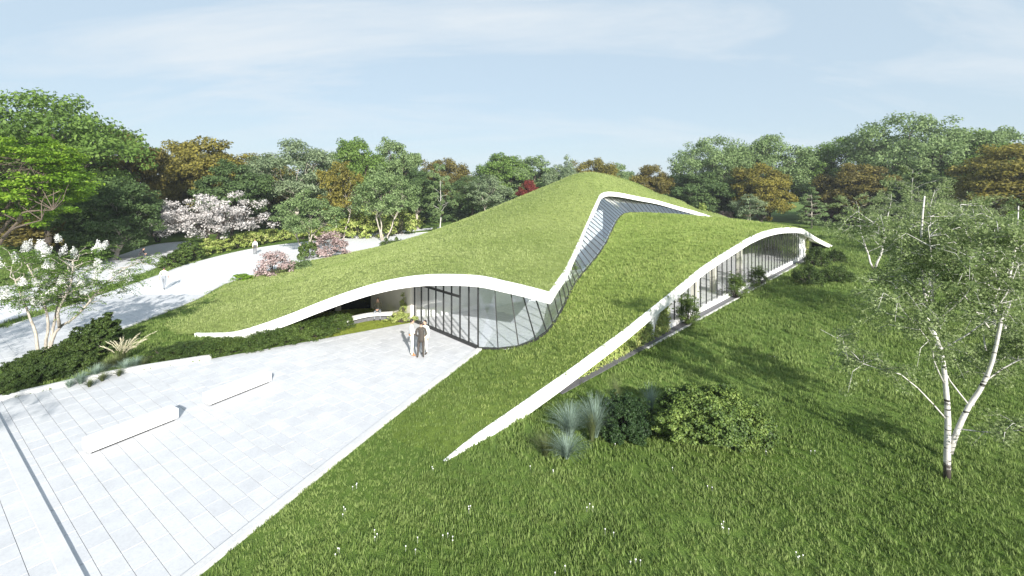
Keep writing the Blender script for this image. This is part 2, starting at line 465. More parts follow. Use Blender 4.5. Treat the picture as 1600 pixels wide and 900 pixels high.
r_edge = [on_facade(*p)[:3] for p in [(690, 725), (741, 683.5), (795, 646), (840, 614.5), (885, 583), (930, 550), (975, 517), (1010, 489),
          (1050, 457), (1100, 416), (1150, 384), (1175, 369.5), (1200, 360), (1225, 356), (1250, 357), (1262, 362.5), (1275, 371), (1288, 378), (1300, 383.5)]]
f_edge = [on_front(*p) for p in [(305, 521.5), (325, 521.5), (362, 520), (400, 510), (450, 492.5), (500, 472.5), (550, 454.5), (600, 440), (650, 431.5),
          (700, 429.5), (750, 432), (788, 440), (825, 448.5), (860, 458)]]
v_edge = [tuple(ray(*p)) for p in [(872, 440, 25), (885, 421, 28), (900, 390, 33), (917, 352, 39.5), (932, 318, 45), (941, 302.5, 49), (960, 300.5, 52),
          (1000, 308, 56), (1027, 313.5, 59), (1060, 323, 62.5), (1095, 333, 65.5)]]
E_PT = (30.9, 67.6, 3.15)
glass_base = [(-1.7, 22.8, .0), (0, 22.5, .12), (1.5, 23.45, .36), (2.5, 25.5, .66), (3.04, 27, .97), (4.4, 31, 1.65), (6.2, 35, 2.3), (8, 39, 3.15), (10.1, 45, 4.2),
              (11.7, 49, 4.9), (13.3, 52, 5.05), (15.2, 54, 4.93), (21.1, 60, 4.3), (27.5, 65, 3.5), (30.7, 67.5, 3.08)]
glass_top = [(-1.7, 22.85, 3.1), (-.3, 22.75, 2.95), (.75, 23.3, 2.75), (2.05, 25.2, 2.5), (2.75, 26.8, 2.45), (3.9, 31, 2.85), (5.2, 35.3, 3.6), (6.45, 39, 4.5), (8.1, 45, 6.0),
             (9.5, 48.7, 6.8), (11.3, 51.9, 6.9), (14.2, 54.9, 6.45), (20.4, 60.1, 5.3), (27.1, 65.1, 3.75), (30.6, 67.6, 3.2)]
far_edge = [(36, 73, 2.5), (38.5, 76.5, 1.5), (42, 82, -.4)]

path_near = [at(*p) for p in [(-160, 640), (60, 562), (120, 538), (185, 515), (300, 470), (360, 440), (450, 415), (540, 395), (690, 367.5), (712, 362)]]
path_far = [at(*p) for p in [(-160, 565), (0, 515), (130, 472), (250, 430), (300, 412), (390, 390), (480, 378), (600, 368), (700, 360.5)]]
path_near[0] = Vector((-30, 17.5, 0)); path_near[1] = Vector((-22.6, 20.5, 0)); path_near[2] = Vector((-22.4, 23.0, 0))
pn = spline([p.to_2d() for p in path_near], 60); pf = spline([p.to_2d() for p in path_far], 60)
path_poly = [tuple(p) for p in pn] + [tuple(p) for p in pf[::-1]]
loop_n = spline([at(*p).to_2d() for p in [(-150, 545), (0, 505), (193, 437), (247, 416), (290, 390), (297, 382)]], 30)
loop_f = spline([at(*p).to_2d() for p in [(-150, 475), (60, 437), (180, 402), (240, 383), (290, 377.5), (298, 380)]], 30)
loop_poly = [tuple(p) for p in loop_n] + [tuple(p) for p in loop_f[::-1]]
foot_n = spline([at(*p).to_2d() for p in [(545, 372.5), (600, 366.5), (690, 356.8), (712, 354)]], 16)
foot_f = spline([at(*p).to_2d() for p in [(545, 369), (600, 363), (690, 354.4), (712, 352)]], 16)
foot_poly = [tuple(p) for p in foot_n] + [tuple(p) for p in foot_f[::-1]]

edge_right = spline([p.to_2d() for p in (at(747, 545), at(650, 617), at(541, 701), at(400, 813), at(290, 900))] + [Vector((-8.52, 5.0))], 40)
edge_left = [p.to_2d() for p in (at(-60, 645), at(0, 627), at(60, 613), at(190, 584), at(330, 561), at(520, 527), at(645, 503.5))]
STEP = [(-24, 20.25), (-16.8, 15.1), (-9.02, 9.54), (-3.4, 5.5)]
plaza_poly = [tuple(p) for p in edge_right] + [(-9.5, 4.5)] + [STEP[2], STEP[1], (-21, 18.1)] + [tuple(p) for p in edge_left] + [(-5.85, 27.3)]
terrace_poly = STEP + [(-24, 5.5)]

def tps(ctrl, lam=.02):
    P = np.array(ctrl, float); X = P[:, :2] / 20; n = len(P)
    def ph(A, B):
        r2 = ((A[:, None] - B[None]) ** 2).sum(-1); return .5 * r2 * np.log(r2 + 1e-9)
    K = ph(X, X) + lam * .01 * np.eye(n); Q = np.c_[np.ones(n), X]
    A = np.block([[K, Q], [Q.T, np.zeros((3, 3))]]); s = np.linalg.solve(A, np.r_[P[:, 2], 0, 0, 0])
    def f(x, y):
        q = np.stack([np.ravel(x), np.ravel(y)], 1) / 20; o = np.zeros(len(q))
        for i in range(0, len(q), 4000): o[i:i + 4000] = ph(q[i:i + 4000], X) @ s[:n] + np.c_[np.ones(len(q[i:i + 4000])), q[i:i + 4000]] @ s[n:]
        return o.reshape(np.shape(x))
    return f

plaza_side = [(float(p[0]), float(p[1]), -.06) for p in edge_right[::3][:12]]
low_ctrl = r_edge + [p for p in glass_base] + plaza_side + far_edge + [(-6.6, 9.2, -.06), (-4.5, 11.2, -.06), (43.6, 62.4, -.3), (45.2, 68, -.5), (45.5, 76, -.6),
            (-2.9, 16.6, .12), (-.3, 18.6, .32), (41, 68, .9), (36.5, 63, 2.6)]
low_z = tps(low_ctrl)
up_ground = [(float(p[0]) + .3, float(p[1]) - .2, -.05) for p in pn[20:58:3]]
up_ctrl = f_edge + v_edge + [E_PT] + far_edge + up_ground + [tuple(ray(*p)) for p in
           [(920, 270.5, 56), (903, 272, 55.5), (886, 277.5, 56.5), (948, 273, 58.5), (975, 281, 60.5), (1000, 289, 62), (1060, 312, 67), (1120, 334, 71), (870, 285, 57), (800, 319, 61), (760, 338.5, 65), (735, 351, 70)]] + \
          [(36, 84, -.5), (22, 88, -.5), (10, 90, -.5), (-2, 87, -.5), (-9, 83, -.4), (-9, 31, 3.0), (-20, 28.5, .0), (-18.5, 34, .35), (-15, 45, 1.0), (20, 74, 4.6), (6, 70, 5.2)]
up_z = tps(up_ctrl, .04)

r_top = spline(r_edge, 150); f_top = spline(f_edge, 70); v_top = spline([f_edge[-1]] + v_edge + [E_PT], 110)
g_base = spline(glass_base, 110); far_top = spline([E_PT] + far_edge, 24)
low_poly = [tuple(p) for p in r_top] + [(43.6, 62.4, -.3), (45.2, 68, -.5), (45.5, 76, -.6)] + [tuple(p) for p in far_top[::-1]] + [tuple(p) for p in g_base[::-1][1:]] + \
           [(float(p[0]) + .12, float(p[1]), -.06) for p in edge_right[1:33]] + [(-6.6, 9.2, -.06), (-4.5, 11.2, -.06)]
up_poly = [tuple(p) for p in f_top] + [tuple(p) for p in v_top[1:]] + [tuple(p) for p in far_top[1:]] + \
          [(36, 84, -.5), (22, 88, -.5), (10, 90, -.5), (-2, 87, -.5), (-9, 83, -.4)] + [(float(p[0]) + .15, float(p[1]) - .1, -.05) for p in pn[56:14:-1]] + [(-20.4, 26.6, -.05), (-18.6, 25.1, -.02)]

def triangulate(poly, zf, step):
    vs = [Vector((p[0], p[1])) for p in poly]; n = len(vs); xs = [p[0] for p in poly]; ys = [p[1] for p in poly]
    gx, gy = np.meshgrid(np.arange(min(xs), max(xs), step), np.arange(min(ys), max(ys), step))
    gx = gx + (np.arange(gx.shape[0]) % 2)[:, None] * step / 2
    gx, gy = gx.ravel(), gy.ravel(); k = inside(poly, gx, gy)
    B = np.array([[p[0], p[1]] for p in poly])
    dist = np.min((gx[:, None] - B[None, :, 0]) ** 2 + (gy[:, None] - B[None, :, 1]) ** 2, 1); k &= dist > (step * .4) ** 2
    pts = vs + [Vector((float(a), float(b))) for a, b in zip(gx[k], gy[k])]
    ov, oe, of, orig, _, _ = delaunay_2d_cdt(pts, [], [list(range(n))], 1, 1e-5)
    V = np.array([[v.x, v.y] for v in ov]); Z = zf(V[:, 0], V[:, 1])
    for i, o in enumerate(orig):
        for j in o:
            if j < n and len(poly[j]) > 2: Z[i] = poly[j][2]; break
    tri = []
    for f in of:
        f = list(f)
        for i in range(1, len(f) - 1): tri.append((f[0], f[i], f[i + 1]))
    T = np.array(tri); a, b, c = V[T[:, 0]], V[T[:, 1]], V[T[:, 2]]
    ar = (b[:, 0] - a[:, 0]) * (c[:, 1] - a[:, 1]) - (b[:, 1] - a[:, 1]) * (c[:, 0] - a[:, 0])
    T[ar < 0] = T[ar < 0][:, ::-1]; T = T[np.abs(ar) > 1e-7]
    return np.c_[V, Z], T

def slab_mesh(name, poly, z0, z1, bevel=0.0):
    """flat polygon plate; z1 the top"""
    c = np.array([[p[0], p[1]] for p in poly]); n = len(c); mb = MB()
    m = c.mean(0); t = c + (m - c) / np.linalg.norm(m - c, axis=1)[:, None] * bevel if bevel else c
    vs = [(*p, z0) for p in c] + [(*p, z1 - bevel * .7) for p in c] + ([(*p, z1) for p in t] if bevel else [])
    rings = 3 if bevel else 2
    fs = [tuple((rings - 1) * n + i for i in range(n))]
    for k in range(rings - 1):
        for i in range(n): fs.append((k * n + i, k * n + (i + 1) % n, (k + 1) * n + (i + 1) % n, (k + 1) * n + i))
    mb.add(vs, fs); return mb

def ccw(p):
    a = sum(p[i][0] * p[(i + 1) % len(p)][1] - p[(i + 1) % len(p)][0] * p[i][1] for i in range(len(p)))
    return p if a > 0 else p[::-1]

def flat_poly(name, poly, z, mat, parent=None, kind='structure'):
    V, T = triangulate([(p[0], p[1], z) for p in poly], lambda x, y: np.full(np.shape(x), z), 4.0)
    o = link(name, np_mesh(name, V, T, 3), parent, mat)
    if kind: o['kind'] = kind
    return o

def clip(poly, rect):
    """polygon cut by a convex ccw window"""
    out = [tuple(p[:2]) for p in poly]
    for i in range(len(rect)):
        a, b = rect[i], rect[(i + 1) % len(rect)]; src = out; out = []
        for j in range(len(src)):
            p, q = src[j - 1], src[j]
            sp = (b[0] - a[0]) * (p[1] - a[1]) - (b[1] - a[1]) * (p[0] - a[0]); sq = (b[0] - a[0]) * (q[1] - a[1]) - (b[1] - a[1]) * (q[0] - a[0])
            if (sp >= 0) != (sq >= 0):
                t = sp / (sp - sq); out.append((p[0] + t * (q[0] - p[0]), p[1] + t * (q[1] - p[1])))
            if sq >= 0: out.append(q)
        if len(out) < 3: return []
    return out

def area(p): return abs(sum(p[i][0] * p[(i + 1) % len(p)][1] - p[(i + 1) % len(p)][0] * p[i][1] for i in range(len(p)))) / 2

# ---------------------------------------------------------------- ground
def sheet(name, x0, x1, y0, y1, z, mat):
    o = link(name, np_mesh(name, [(x0, y0, z), (x1, y0, z), (x1, y1, z), (x0, y1, z)], [(0, 1, 2, 3)]), None, mat); o['kind'] = 'structure'; return o
sheet('lawn_ground', -330, 330, -70, 330, -.03, M['lawn'])

E1 = np.array([.813, -.582]); E1 /= np.linalg.norm(E1); E2 = np.array([-E1[1], E1[0]])
def lay_slabs(parent, poly, z0, z1, mat, limit, seed, ymax=60, row=.42, lengths=(.62, .95)):
    rs = random.Random(seed); c = np.array([[p[0], p[1]] for p in poly]); a, b = c @ E1, c @ E2; made = []; g = .0055
    v = b.min()
    while v < b.max():
        u = a.min() - rs.random()
        while u < a.max():
            L = rs.uniform(*lengths)
            r = [tuple(E1 * x + E2 * y) for x, y in ((u + g, v + g), (u + L - g, v + g), (u + L - g, v + row - g), (u + g, v + row - g))]
            q = clip(poly, r)
            if q and area(q) > .02:
                m = np.mean(q, 0)
                X, Y = m
                if Y < ymax and Y > 6 and abs(X) < Y * 1.2 + 1: made.append((Y, q))
            u += L
        v += row
    made.sort(key=lambda s: s[0]); rest = MB()
    for i, (Y, q) in enumerate(made):
        # drop doubled corners, keep order
        p = [q[k] for k in range(len(q)) if (q[k][0] - q[k - 1][0]) ** 2 + (q[k][1] - q[k - 1][1]) ** 2 > 1e-6]
        if len(p) < 3: continue
        p = ccw(p); dz = rs.uniform(-.0035, .0035)
        mb = slab_mesh('paving_slab', p, z0, z1 + dz, .004 if area(p) > .1 else 0)
        if i < limit: mb.build('paving_slab', mat, parent)
        else: rest.add(mb.v, mb.f)
    if rest.v:
        o = rest.build('paving_slab_field', mat, parent); o['kind'] = 'stuff'

plaza = flat_poly('plaza', plaza_poly, -.012, M['joint'])
lay_slabs(plaza, plaza_poly, -.01, .012, M['paving'], 300, 3)
terrace = flat_poly('terrace', terrace_poly, .05, M['joint'])
lay_slabs(terrace, terrace_poly, .04, .08, M['paving'], 150, 4)
path = flat_poly('path', path_poly, .004, M['pathstone'])
near_path = clip(path_poly, [(-40, 15), (-5, 15), (-5, 34), (-40, 34)])
lay_slabs(path, near_path, .004, .018, M['paving'], 300, 5, 34)
loop_path = flat_poly('loop_path', loop_poly, .004, M['pathstone'])
foot_path = flat_poly('footpath', foot_poly, .006, M['pathstone'])

def ribbon(name, line, wd, z0, z1, mat, parent=None, off=0.0):
    """solid kerb along a plan line; wd to the left of travel from offset off"""
    L = np.array([[p[0], p[1]] for p in line]); t = np.gradient(L, axis=0); t /= np.linalg.norm(t, axis=1)[:, None]; nn = np.c_[-t[:, 1], t[:, 0]]
    a, b = L + nn * off, L + nn * (off + wd); mb = MB(); n = len(L); vs = []
    bev = min(.012, abs(wd) * .2)
    for i in range(n):
        s = math.copysign(bev, wd)
        vs += [(*a[i], z0), (*a[i], z1 - bev), (*(a[i] + nn[i] * s), z1), (*(b[i] - nn[i] * s), z1), (*b[i], z1 - bev), (*b[i], z0)]
    fs = []
    for i in range(n - 1):
        for k in range(5): fs.append((i * 6 + k, i * 6 + k + 1, i * 6 + 7 + k, i * 6 + 6 + k))
    fs += [tuple(range(6)), tuple((n - 1) * 6 + k for k in reversed(range(6)))]
    mb.add(vs, fs); return mb.build(name, mat, parent)

ribbon('kerb', edge_right, .26, -.05, .075, M['kerb'], plaza, -.02)
ribbon('planter_kerb', spline([tuple(p) for p in edge_left[:5]], 40), .22, -.05, .17, M['kerb'], plaza, 0)
ribbon('step_edge', spline(STEP, 40), -.32, -.05, .087, M['paving'], terrace, .012)
ribbon('kerb', pn[6:], -.14, -.05, .05, M['kerb'], path, 0)
ribbon('kerb', pf, .14, -.05, .05, M['kerb'], path, 0)
ribbon('kerb', loop_n, -.14, -.05, .05, M['kerb'], loop_path, 0)
ribbon('kerb', loop_f, .14, -.05, .05, M['kerb'], loop_path, 0)

# ---------------------------------------------------------------- the pavilion
pav = empty('pavilion', (10, 40, 0))
tag(pav, 'white edged glass pavilion under two sweeping grass roofs that run down into the lawn', 'building')
pav.location = (0, 0, 0)
lv, lt = triangulate(low_poly, low_z, .75); uv, ut = triangulate(up_poly, up_z, .75)

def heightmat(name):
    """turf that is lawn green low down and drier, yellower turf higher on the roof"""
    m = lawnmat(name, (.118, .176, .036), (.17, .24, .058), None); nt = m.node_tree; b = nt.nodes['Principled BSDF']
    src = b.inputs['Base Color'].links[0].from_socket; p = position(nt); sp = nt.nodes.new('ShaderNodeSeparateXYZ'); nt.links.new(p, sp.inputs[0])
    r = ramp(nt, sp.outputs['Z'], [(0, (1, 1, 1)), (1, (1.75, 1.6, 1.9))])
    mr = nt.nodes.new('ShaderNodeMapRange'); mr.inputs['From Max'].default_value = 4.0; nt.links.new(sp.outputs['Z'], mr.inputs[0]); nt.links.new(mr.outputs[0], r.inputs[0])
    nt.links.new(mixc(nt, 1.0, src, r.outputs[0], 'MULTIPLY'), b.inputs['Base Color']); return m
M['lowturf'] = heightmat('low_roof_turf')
roof_low = link('grass_roof', np_mesh('grass_roof', lv, lt, 3, True), pav, M['lowturf'])
roof_low['label'] = 'lower grass roof lobe rising from the front lawn'
roof_up = link('grass_roof', np_mesh('grass_roof', uv, ut, 3, True), pav, M['roofturf'])
roof_up['label'] = 'upper grass roof lobe with the high crest'
TH = .47
link('soffit', np_mesh('soffit', lv - np.array([0, 0, TH]), lt[:, ::-1], 3, True), roof_low, M['soffit'])
link('soffit', np_mesh('soffit', uv - np.array([0, 0, TH]), ut[:, ::-1], 3, True), roof_up, M['soffit'])

def fascia(name, line, up, down, out, thick, parent):
    """white edge band hung on a roof edge; out = plan offset outward (to the right of travel when negative)"""
    L = np.array(line); t = np.gradient(L[:, :2], axis=0); t /= np.linalg.norm(t, axis=1)[:, None] + 1e-9; nn = np.c_[t[:, 1], -t[:, 0]]
    o = L[:, :2] + nn * out; i_ = o - nn * thick; n = len(L); vs, fs = [], []
    for k in range(n):
        z = L[k, 2]; vs += [(*o[k], z - down), (*o[k], z + up - .02), (*(o[k] - nn[k] * .02), z + up), (*i_[k], z + up), (*i_[k], z - down)]
    for k in range(n - 1):
        for j in range(5): fs.append((k * 5 + j, k * 5 + (j + 1) % 5, k * 5 + 5 + (j + 1) % 5, k * 5 + 5 + j)[::-1])
    fs += [tuple(range(5)), tuple((n - 1) * 5 + j for j in reversed(range(5)))]
    mb = MB(); mb.add(vs, fs); return mb.build(name, M['white'], parent)
fascia('fascia', r_top, .02, .5, .05, .11, roof_low)
fascia('fascia', np.vstack([f_top, ]), .03, .52, .06, .16, roof_up)
fascia('fascia', v_top, .03, .47, .06, .16, roof_up)
fascia('upstand', g_base, .06, .35, -.02, .10, roof_low)

# floor inside
floor_poly = [(-5.85, 27.3), (-1.7, 22.8), (.1, 22.6)] + [lp(d, .7) for d in (17, 25, 35, 45, 56)] + [(33, 60), (26, 60), (12, 48), (0, 40), (-9, 33), (-9.2, 30.6)]
fl = flat_poly('interior_floor', floor_poly, .012, M['floor'], pav, None)

def bars_and_panes(base, top, n, parent, mull='mullion', pane='pane', wd=.055, dp=.07, skip=(), glass='glass'):
    B = np.array(base); T = np.array(top)
    for i in range(n):
        b, t = Vector(B[i]), Vector(T[i]); j = min(i + 1, n - 1); k = max(i - 1, 0); side = Vector(B[j]) - Vector(B[k])
        mb = MB(); mb.bar(b, t, wd, dp, side); mb.build(mull, M['metal'], parent)
        if i < n - 1 and i not in skip:
            mb = MB(); mb.sheet([b, Vector(B[i + 1]), Vector(T[i + 1]), t], .02); mb.build(pane, M[glass], parent)

# entrance front: straight glazing, corner to corner
ent = empty('entrance_glazing', parent=pav)
n = 9; eb = np.array([(-5.85 + (4.15) * k / (n - 1), 27.3 - 4.5 * k / (n - 1), .03) for k in range(n)])
et = eb.copy(); et[:, 2] = np.minimum(up_z(eb[:, 0], eb[:, 1]) - TH - .01, 3.7)
bars_and_panes(eb, et, n, ent)
mb = MB(); mb.bar(eb[0] + [0, 0, .04], eb[-1] + [0, 0, .04], .16, .14, (0, 0, 1)); mb.build('bottom_rail', M['metal'], ent)
a, b = Vector(eb[1]), Vector(eb[6]); a.z = b.z = 2.35
mb = MB(); mb.bar(a, b, .10, .13, (0, 0, 1)); mb.build('transom', M['metal'], ent)
# glazing in the gap between the two roofs
gap = empty('skylight_glazing', parent=pav)
def paired(n0, n1, n):
    s = np.linspace(n0, n1, n); B, T = np.array(glass_base), np.array(glass_top); fine = spline(np.c_[B, T], 400)
    L = np.r_[0, np.cumsum(np.linalg.norm(np.diff(fine[:, :3], axis=0), axis=1))]; L /= L[-1]
    return np.stack([np.interp(s, L, fine[:, k]) for k in range(6)], 1)
q = paired(0, .985, 56)
q[:, 2] += .05
bars_and_panes(q[:, :3], q[:, 3:], 56, gap, wd=.045, dp=.06, glass='coated')
mb = MB()
for i in range(55): mb.bar(q[i, :3], q[i + 1, :3], .08, .12, (0, 0, 1))
mb.build('base_rail', M['metal'], gap)

# long facade under the lower roof
fac = empty('long_facade', parent=pav); W0 = .62
nd = 34; D0, D1 = 16.6, 49.6
ds = [D0 + (D1 - D0) * k / (nd - 1) for k in range(nd)]
fb = np.array([(*lp(d, W0), .3) for d in ds]); ft = fb.copy(); ft[:, 2] = low_z(fb[:, 0], fb[:, 1]) - TH - .01
bars_and_panes(fb, ft, nd, fac, wd=.055, dp=.06)
def wall_strip(name, pts, zf, th, mat, parent, z0=-.02):
    mb = MB(); P = [np.array(p[:2]) for p in pts]; n = len(P); vs = []
    t = np.gradient(np.array(P), axis=0); t /= np.linalg.norm(t, axis=1)[:, None]; nn = np.c_[-t[:, 1], t[:, 0]] * th
    Z = zf(np.array(P)[:, 0], np.array(P)[:, 1])
    for i in range(n):
        a, b = P[i], P[i] + nn[i]; z = max(float(Z[i]), z0 + .02); vs += [(*a, z0), (*a, z), (*b, z), (*b, z0)]
    fs = [(i * 4 + k, i * 4 + (k + 1) % 4, i * 4 + 4 + (k + 1) % 4, i * 4 + 4 + k) for i in range(n - 1) for k in range(4)]
    fs += [(0, 1, 2, 3), tuple((n - 1) * 4 + k for k in (3, 2, 1, 0))]
    mb.add(vs, fs); return mb.build(name, mat, parent)
under_low = lambda x, y: low_z(x, y) - TH + .06
under_up = lambda x, y: up_z(x, y) - TH + .06
wall_strip('plinth', [lp(d, W0 - .1) for d in np.linspace(D0, D1, 12)], lambda x, y: np.full(np.shape(x), .28), .3, M['white'], fac)
wall_strip('side_wall', [lp(d, W0 - .08) for d in np.linspace(3.5, D0 - .05, 24)], under_low, .25, M['whitewall'], fac)
wall_strip('end_wall', [lp(d, W0 - .05) for d in np.linspace(D1 + .05, D1 + 3.0, 8)], under_low, .25, M['whitewall'], fac)
wall_strip('back_wall', [lp(d, 1.6) for d in np.linspace(D1 + 3.0, 62, 12)], under_low, .25, M['wall'], fac)
wall_strip('gravel_channel', [lp(d, .06) for d in np.linspace(6, D1 + 4, 10)], lambda x, y: np.full(np.shape(x), .004), .46, M['gravel'], fac)
wall_strip('channel_edging', [lp(d, -.06) for d in np.linspace(13, D1 + 4, 10)], lambda x, y: np.full(np.shape(x), .03), .11, M['kerb'], fac)

# rooms inside
inn = empty('interior', parent=pav)
wall_strip('inner_wall', [(-7.3, 29.35), (-6.2, 28.75)] + [(-4.9 + 9.4 * k / 9, 28.5 + 5.7 * k / 9) for k in range(10)], lambda x, y: np.minimum(up_z(x, y) - TH - .02, 5.0), .2, M['whitewall'], inn)
wall_strip('hall_wall', [lp(d, 9.3) for d in np.linspace(20, 58, 20)], lambda x, y: np.minimum(low_z(x, y) - TH - .02, 4.5), .2, M['whitewall'], inn)
wall_strip('cross_wall', [lp(58, w) for w in np.linspace(9.3, 1.5, 8)], lambda x, y: low_z(x, y) - TH - .02, .2, M['wall'], inn)
wall_strip('gallery_wall', [(-3 + 13 * k / 11, 36 + 14 * k / 11) for k in range(12)], lambda x, y: np.minimum(up_z(x, y) - TH - .02, 5.5), .2, M['whitewall'], inn)
for x, y in ((13.4, 33.3), (15.6, 35.2), (20.5, 41)):
    z = float(low_z(np.array([x]), np.array([y]))[0]) - TH
    mb = MB(); mb.box(x, y, z / 2, .42, .42, z, R(46.6)); mb.build('column', M['wall'], inn)
# sheltered corner beside the entrance
shl = empty('sheltered_corner', parent=pav)
wall_strip('plaster_wall', spline([(-5.9, 27.38), (-7.4, 29.2), (-9.3, 30.5)], 12), under_up, .22, M['wall'], shl)
wall_strip('dark_window', spline([(-9.35, 30.5), (-11.5, 30.0), (-13.6, 28.9), (-15.2, 27.2)], 14), under_up, .12, M['darkglass'], shl)
for px, py in ((-12.3, 29.3), (-11.4, 29.75)):
    z = float(up_z(np.array([px]), np.array([py]))[0]) - TH
    mb = MB(); mb.box(px, py, z / 2, .35, .3, z, .5); mb.build('pier', M['wall'], shl)

# ---------------------------------------------------------------- grass: tufts spread over lawn and roofs
def tuft_mesh(name, seed, blades, h, spread, w, lean):
    rs = np.random.RandomState(seed); vs, fs = [], []
    for i in range(blades):
        a = rs.rand() * 6.283; r = spread * math.sqrt(rs.rand()); x, y = r * math.cos(a), r * math.sin(a); g = rs.rand() * 6.283
        hh = h * rs.uniform(.6, 1.15); dx, dy = math.cos(g), math.sin(g); l = lean * rs.uniform(.3, 1.2); ww = w * rs.uniform(.7, 1.2)
        px, py = -dy * ww / 2, dx * ww / 2; k = len(vs)
        vs += [(x - px, y - py, 0), (x + px, y + py, 0), (x + dx * l * .35 + px * .8, y + dy * l * .35 + py * .8, hh * .6), (x + dx * l * .35 - px * .8, y + dy * l * .35 - py * .8, hh * .6), (x + dx * l, y + dy * l, hh)]
        fs += [(k, k + 1, k + 2), (k, k + 2, k + 3), (k + 3, k + 2, k + 4)]
    return np_mesh(name, vs, fs, 3)

def tuft_set(name, mat, n, blades, h, spread, w, lean):
    c = bpy.data.collections.new(name)
    for i in range(n):
        o = bpy.data.objects.new('grass_tuft', tuft_mesh('grass_tuft', 50 + i, blades, h, spread, w, lean)); o.data.materials.append(mat); c.objects.link(o)
    return c

def spread_group(coll):
    g = bpy.data.node_groups.new('spread_tufts', 'GeometryNodeTree')
    g.interface.new_socket('Geometry', in_out='INPUT', socket_type='NodeSocketGeometry'); g.interface.new_socket('Geometry', in_out='OUTPUT', socket_type='NodeSocketGeometry')
    N, L = g.nodes, g.links; gi, go = N.new('NodeGroupInput'), N.new('NodeGroupOutput')
    iop = N.new('GeometryNodeInstanceOnPoints'); ci = N.new('GeometryNodeCollectionInfo'); ci.inputs[0].default_value = coll
    ci.inputs['Separate Children'].default_value = True; ci.inputs['Reset Children'].default_value = True
    iop.inputs['Pick Instance'].default_value = True
    L.new(gi.outputs[0], iop.inputs['Points']); L.new(ci.outputs[0], iop.inputs['Instance'])
    a = N.new('GeometryNodeInputNamedAttribute'); a.data_type = 'FLOAT_VECTOR'; a.inputs['Name'].default_value = 'turn'
    s = N.new('GeometryNodeInputNamedAttribute'); s.data_type = 'FLOAT'; s.inputs['Name'].default_value = 'size'
    ri = N.new('FunctionNodeRandomValue'); ri.data_type = 'INT'
    ri.inputs['Min'].default_value if False else None
    for i in ri.inputs:
        if i.name == 'Min' and i.type == 'INT': i.default_value = 0
        if i.name == 'Max' and i.type == 'INT': i.default_value = len(coll.objects) - 1
    out_i = [o for o in ri.outputs if o.type == 'INT'][0]
    L.new(out_i, iop.inputs['Instance Index'])
    e = N.new('FunctionNodeEulerToRotation'); L.new(a.outputs[0], e.inputs[0]); L.new(e.outputs[0], iop.inputs['Rotation'])
    L.new(s.outputs[0], iop.inputs['Scale']); L.new(iop.outputs[0], go.inputs[0])
    return g

def tufts(name, P, size, coll, seed, parent=None, tilt=.15):
    rs = np.random.RandomState(seed); n = len(P)
    me = bpy.data.meshes.new(name); me.vertices.add(n); me.vertices.foreach_set('co', np.asarray(P, np.float32).ravel())
    t = np.stack([rs.normal(0, tilt, n), rs.normal(0, tilt, n), rs.rand(n) * 6.283], 1).astype(np.float32)
    at_ = me.attributes.new('turn', 'FLOAT_VECTOR', 'POINT'); at_.data.foreach_set('vector', t.ravel())
    as_ = me.attributes.new('size', 'FLOAT', 'POINT'); as_.data.foreach_set('value', np.asarray(size, np.float32))
    o = link(name, me, parent); o['kind'] = 'stuff'
    md = o.modifiers.new('spread', 'NODES'); md.node_group = spread_group(coll); return o

def scatter_rects(rects, seed):
    rs = np.random.RandomState(seed); out = []
    for x0, x1, y0, y1, den, sz in rects:
        n = int((x1 - x0) * (y1 - y0) * den); p = np.stack([rs.uniform(x0, x1, n), rs.uniform(y0, y1, n)], 1)
        p = p[np.abs(p[:, 0]) < p[:, 1] * 1.2 + 2.5]
        out.append(np.c_[p, sz * rs.uniform(.65, 1.3, len(p))])
    return np.concatenate(out)

blk = [plaza_poly + [], terrace_poly, path_poly, loop_poly, foot_poly]
lawn_t = tuft_set('lawn_tufts', M['blade'], 8, 11, .108, .09, .017, .05)
roof_t = tuft_set('roof_tufts', M['roofblade'], 6, 11, .08, .115, .021, .05)
M['lowblade'] = blademat('low_roof_blade', [(0.094, 0.151, 0.029), (0.205, 0.280, 0.067), (0.366, 0.431, 0.143)])
low_t = tuft_set('low_roof_tufts', M['lowblade'], 6, 11, .095, .10, .019, .05)

# patchy meadow: size follows a slow noise so some spots stand taller
from mathutils import noise as mnoise
def patch(p, f=.35): return np.array([mnoise.noise((float(a) * f, float(b) * f, 0)) for a, b in p[:, :2]])
S = scatter_rects([(-9, 24, 7.5, 13, 85, 1.0), (-9, 34, 13, 20, 48, 1.15), (-4, 44, 20, 32, 22, 1.5), (-22, -14, 15, 30, 30, 1.2), (8, 62, 32, 50, 9, 2.1), (-60, -16, 24, 50, 7, 1.7), (28, 80, 50, 80, 3.2, 3.0)], 11)
k = ~inside(low_poly, S[:, 0], S[:, 1]) & ~inside(up_poly, S[:, 0], S[:, 1]) & ~inside(floor_poly, S[:, 0], S[:, 1])
for b in blk: k &= ~inside(b, S[:, 0], S[:, 1])
rel = (S[:, :2] - TIP) @ np.stack([U, NL], 1)
k &= ~((rel[:, 0] > 8) & (rel[:, 0] < 54) & (rel[:, 1] > -.1) & (rel[:, 1] < 3))
kr = np.min((S[:, None, 0] - edge_right[None, :, 0]) ** 2 + (S[:, None, 1] - edge_right[None, :, 1]) ** 2, 1); k &= kr > .30 ** 2
S = S[k]
tufts('lawn_grass', np.c_[S[:, :2], np.full(len(S), -.035)], S[:, 2] * (1 + .35 * patch(S)), lawn_t, 1)

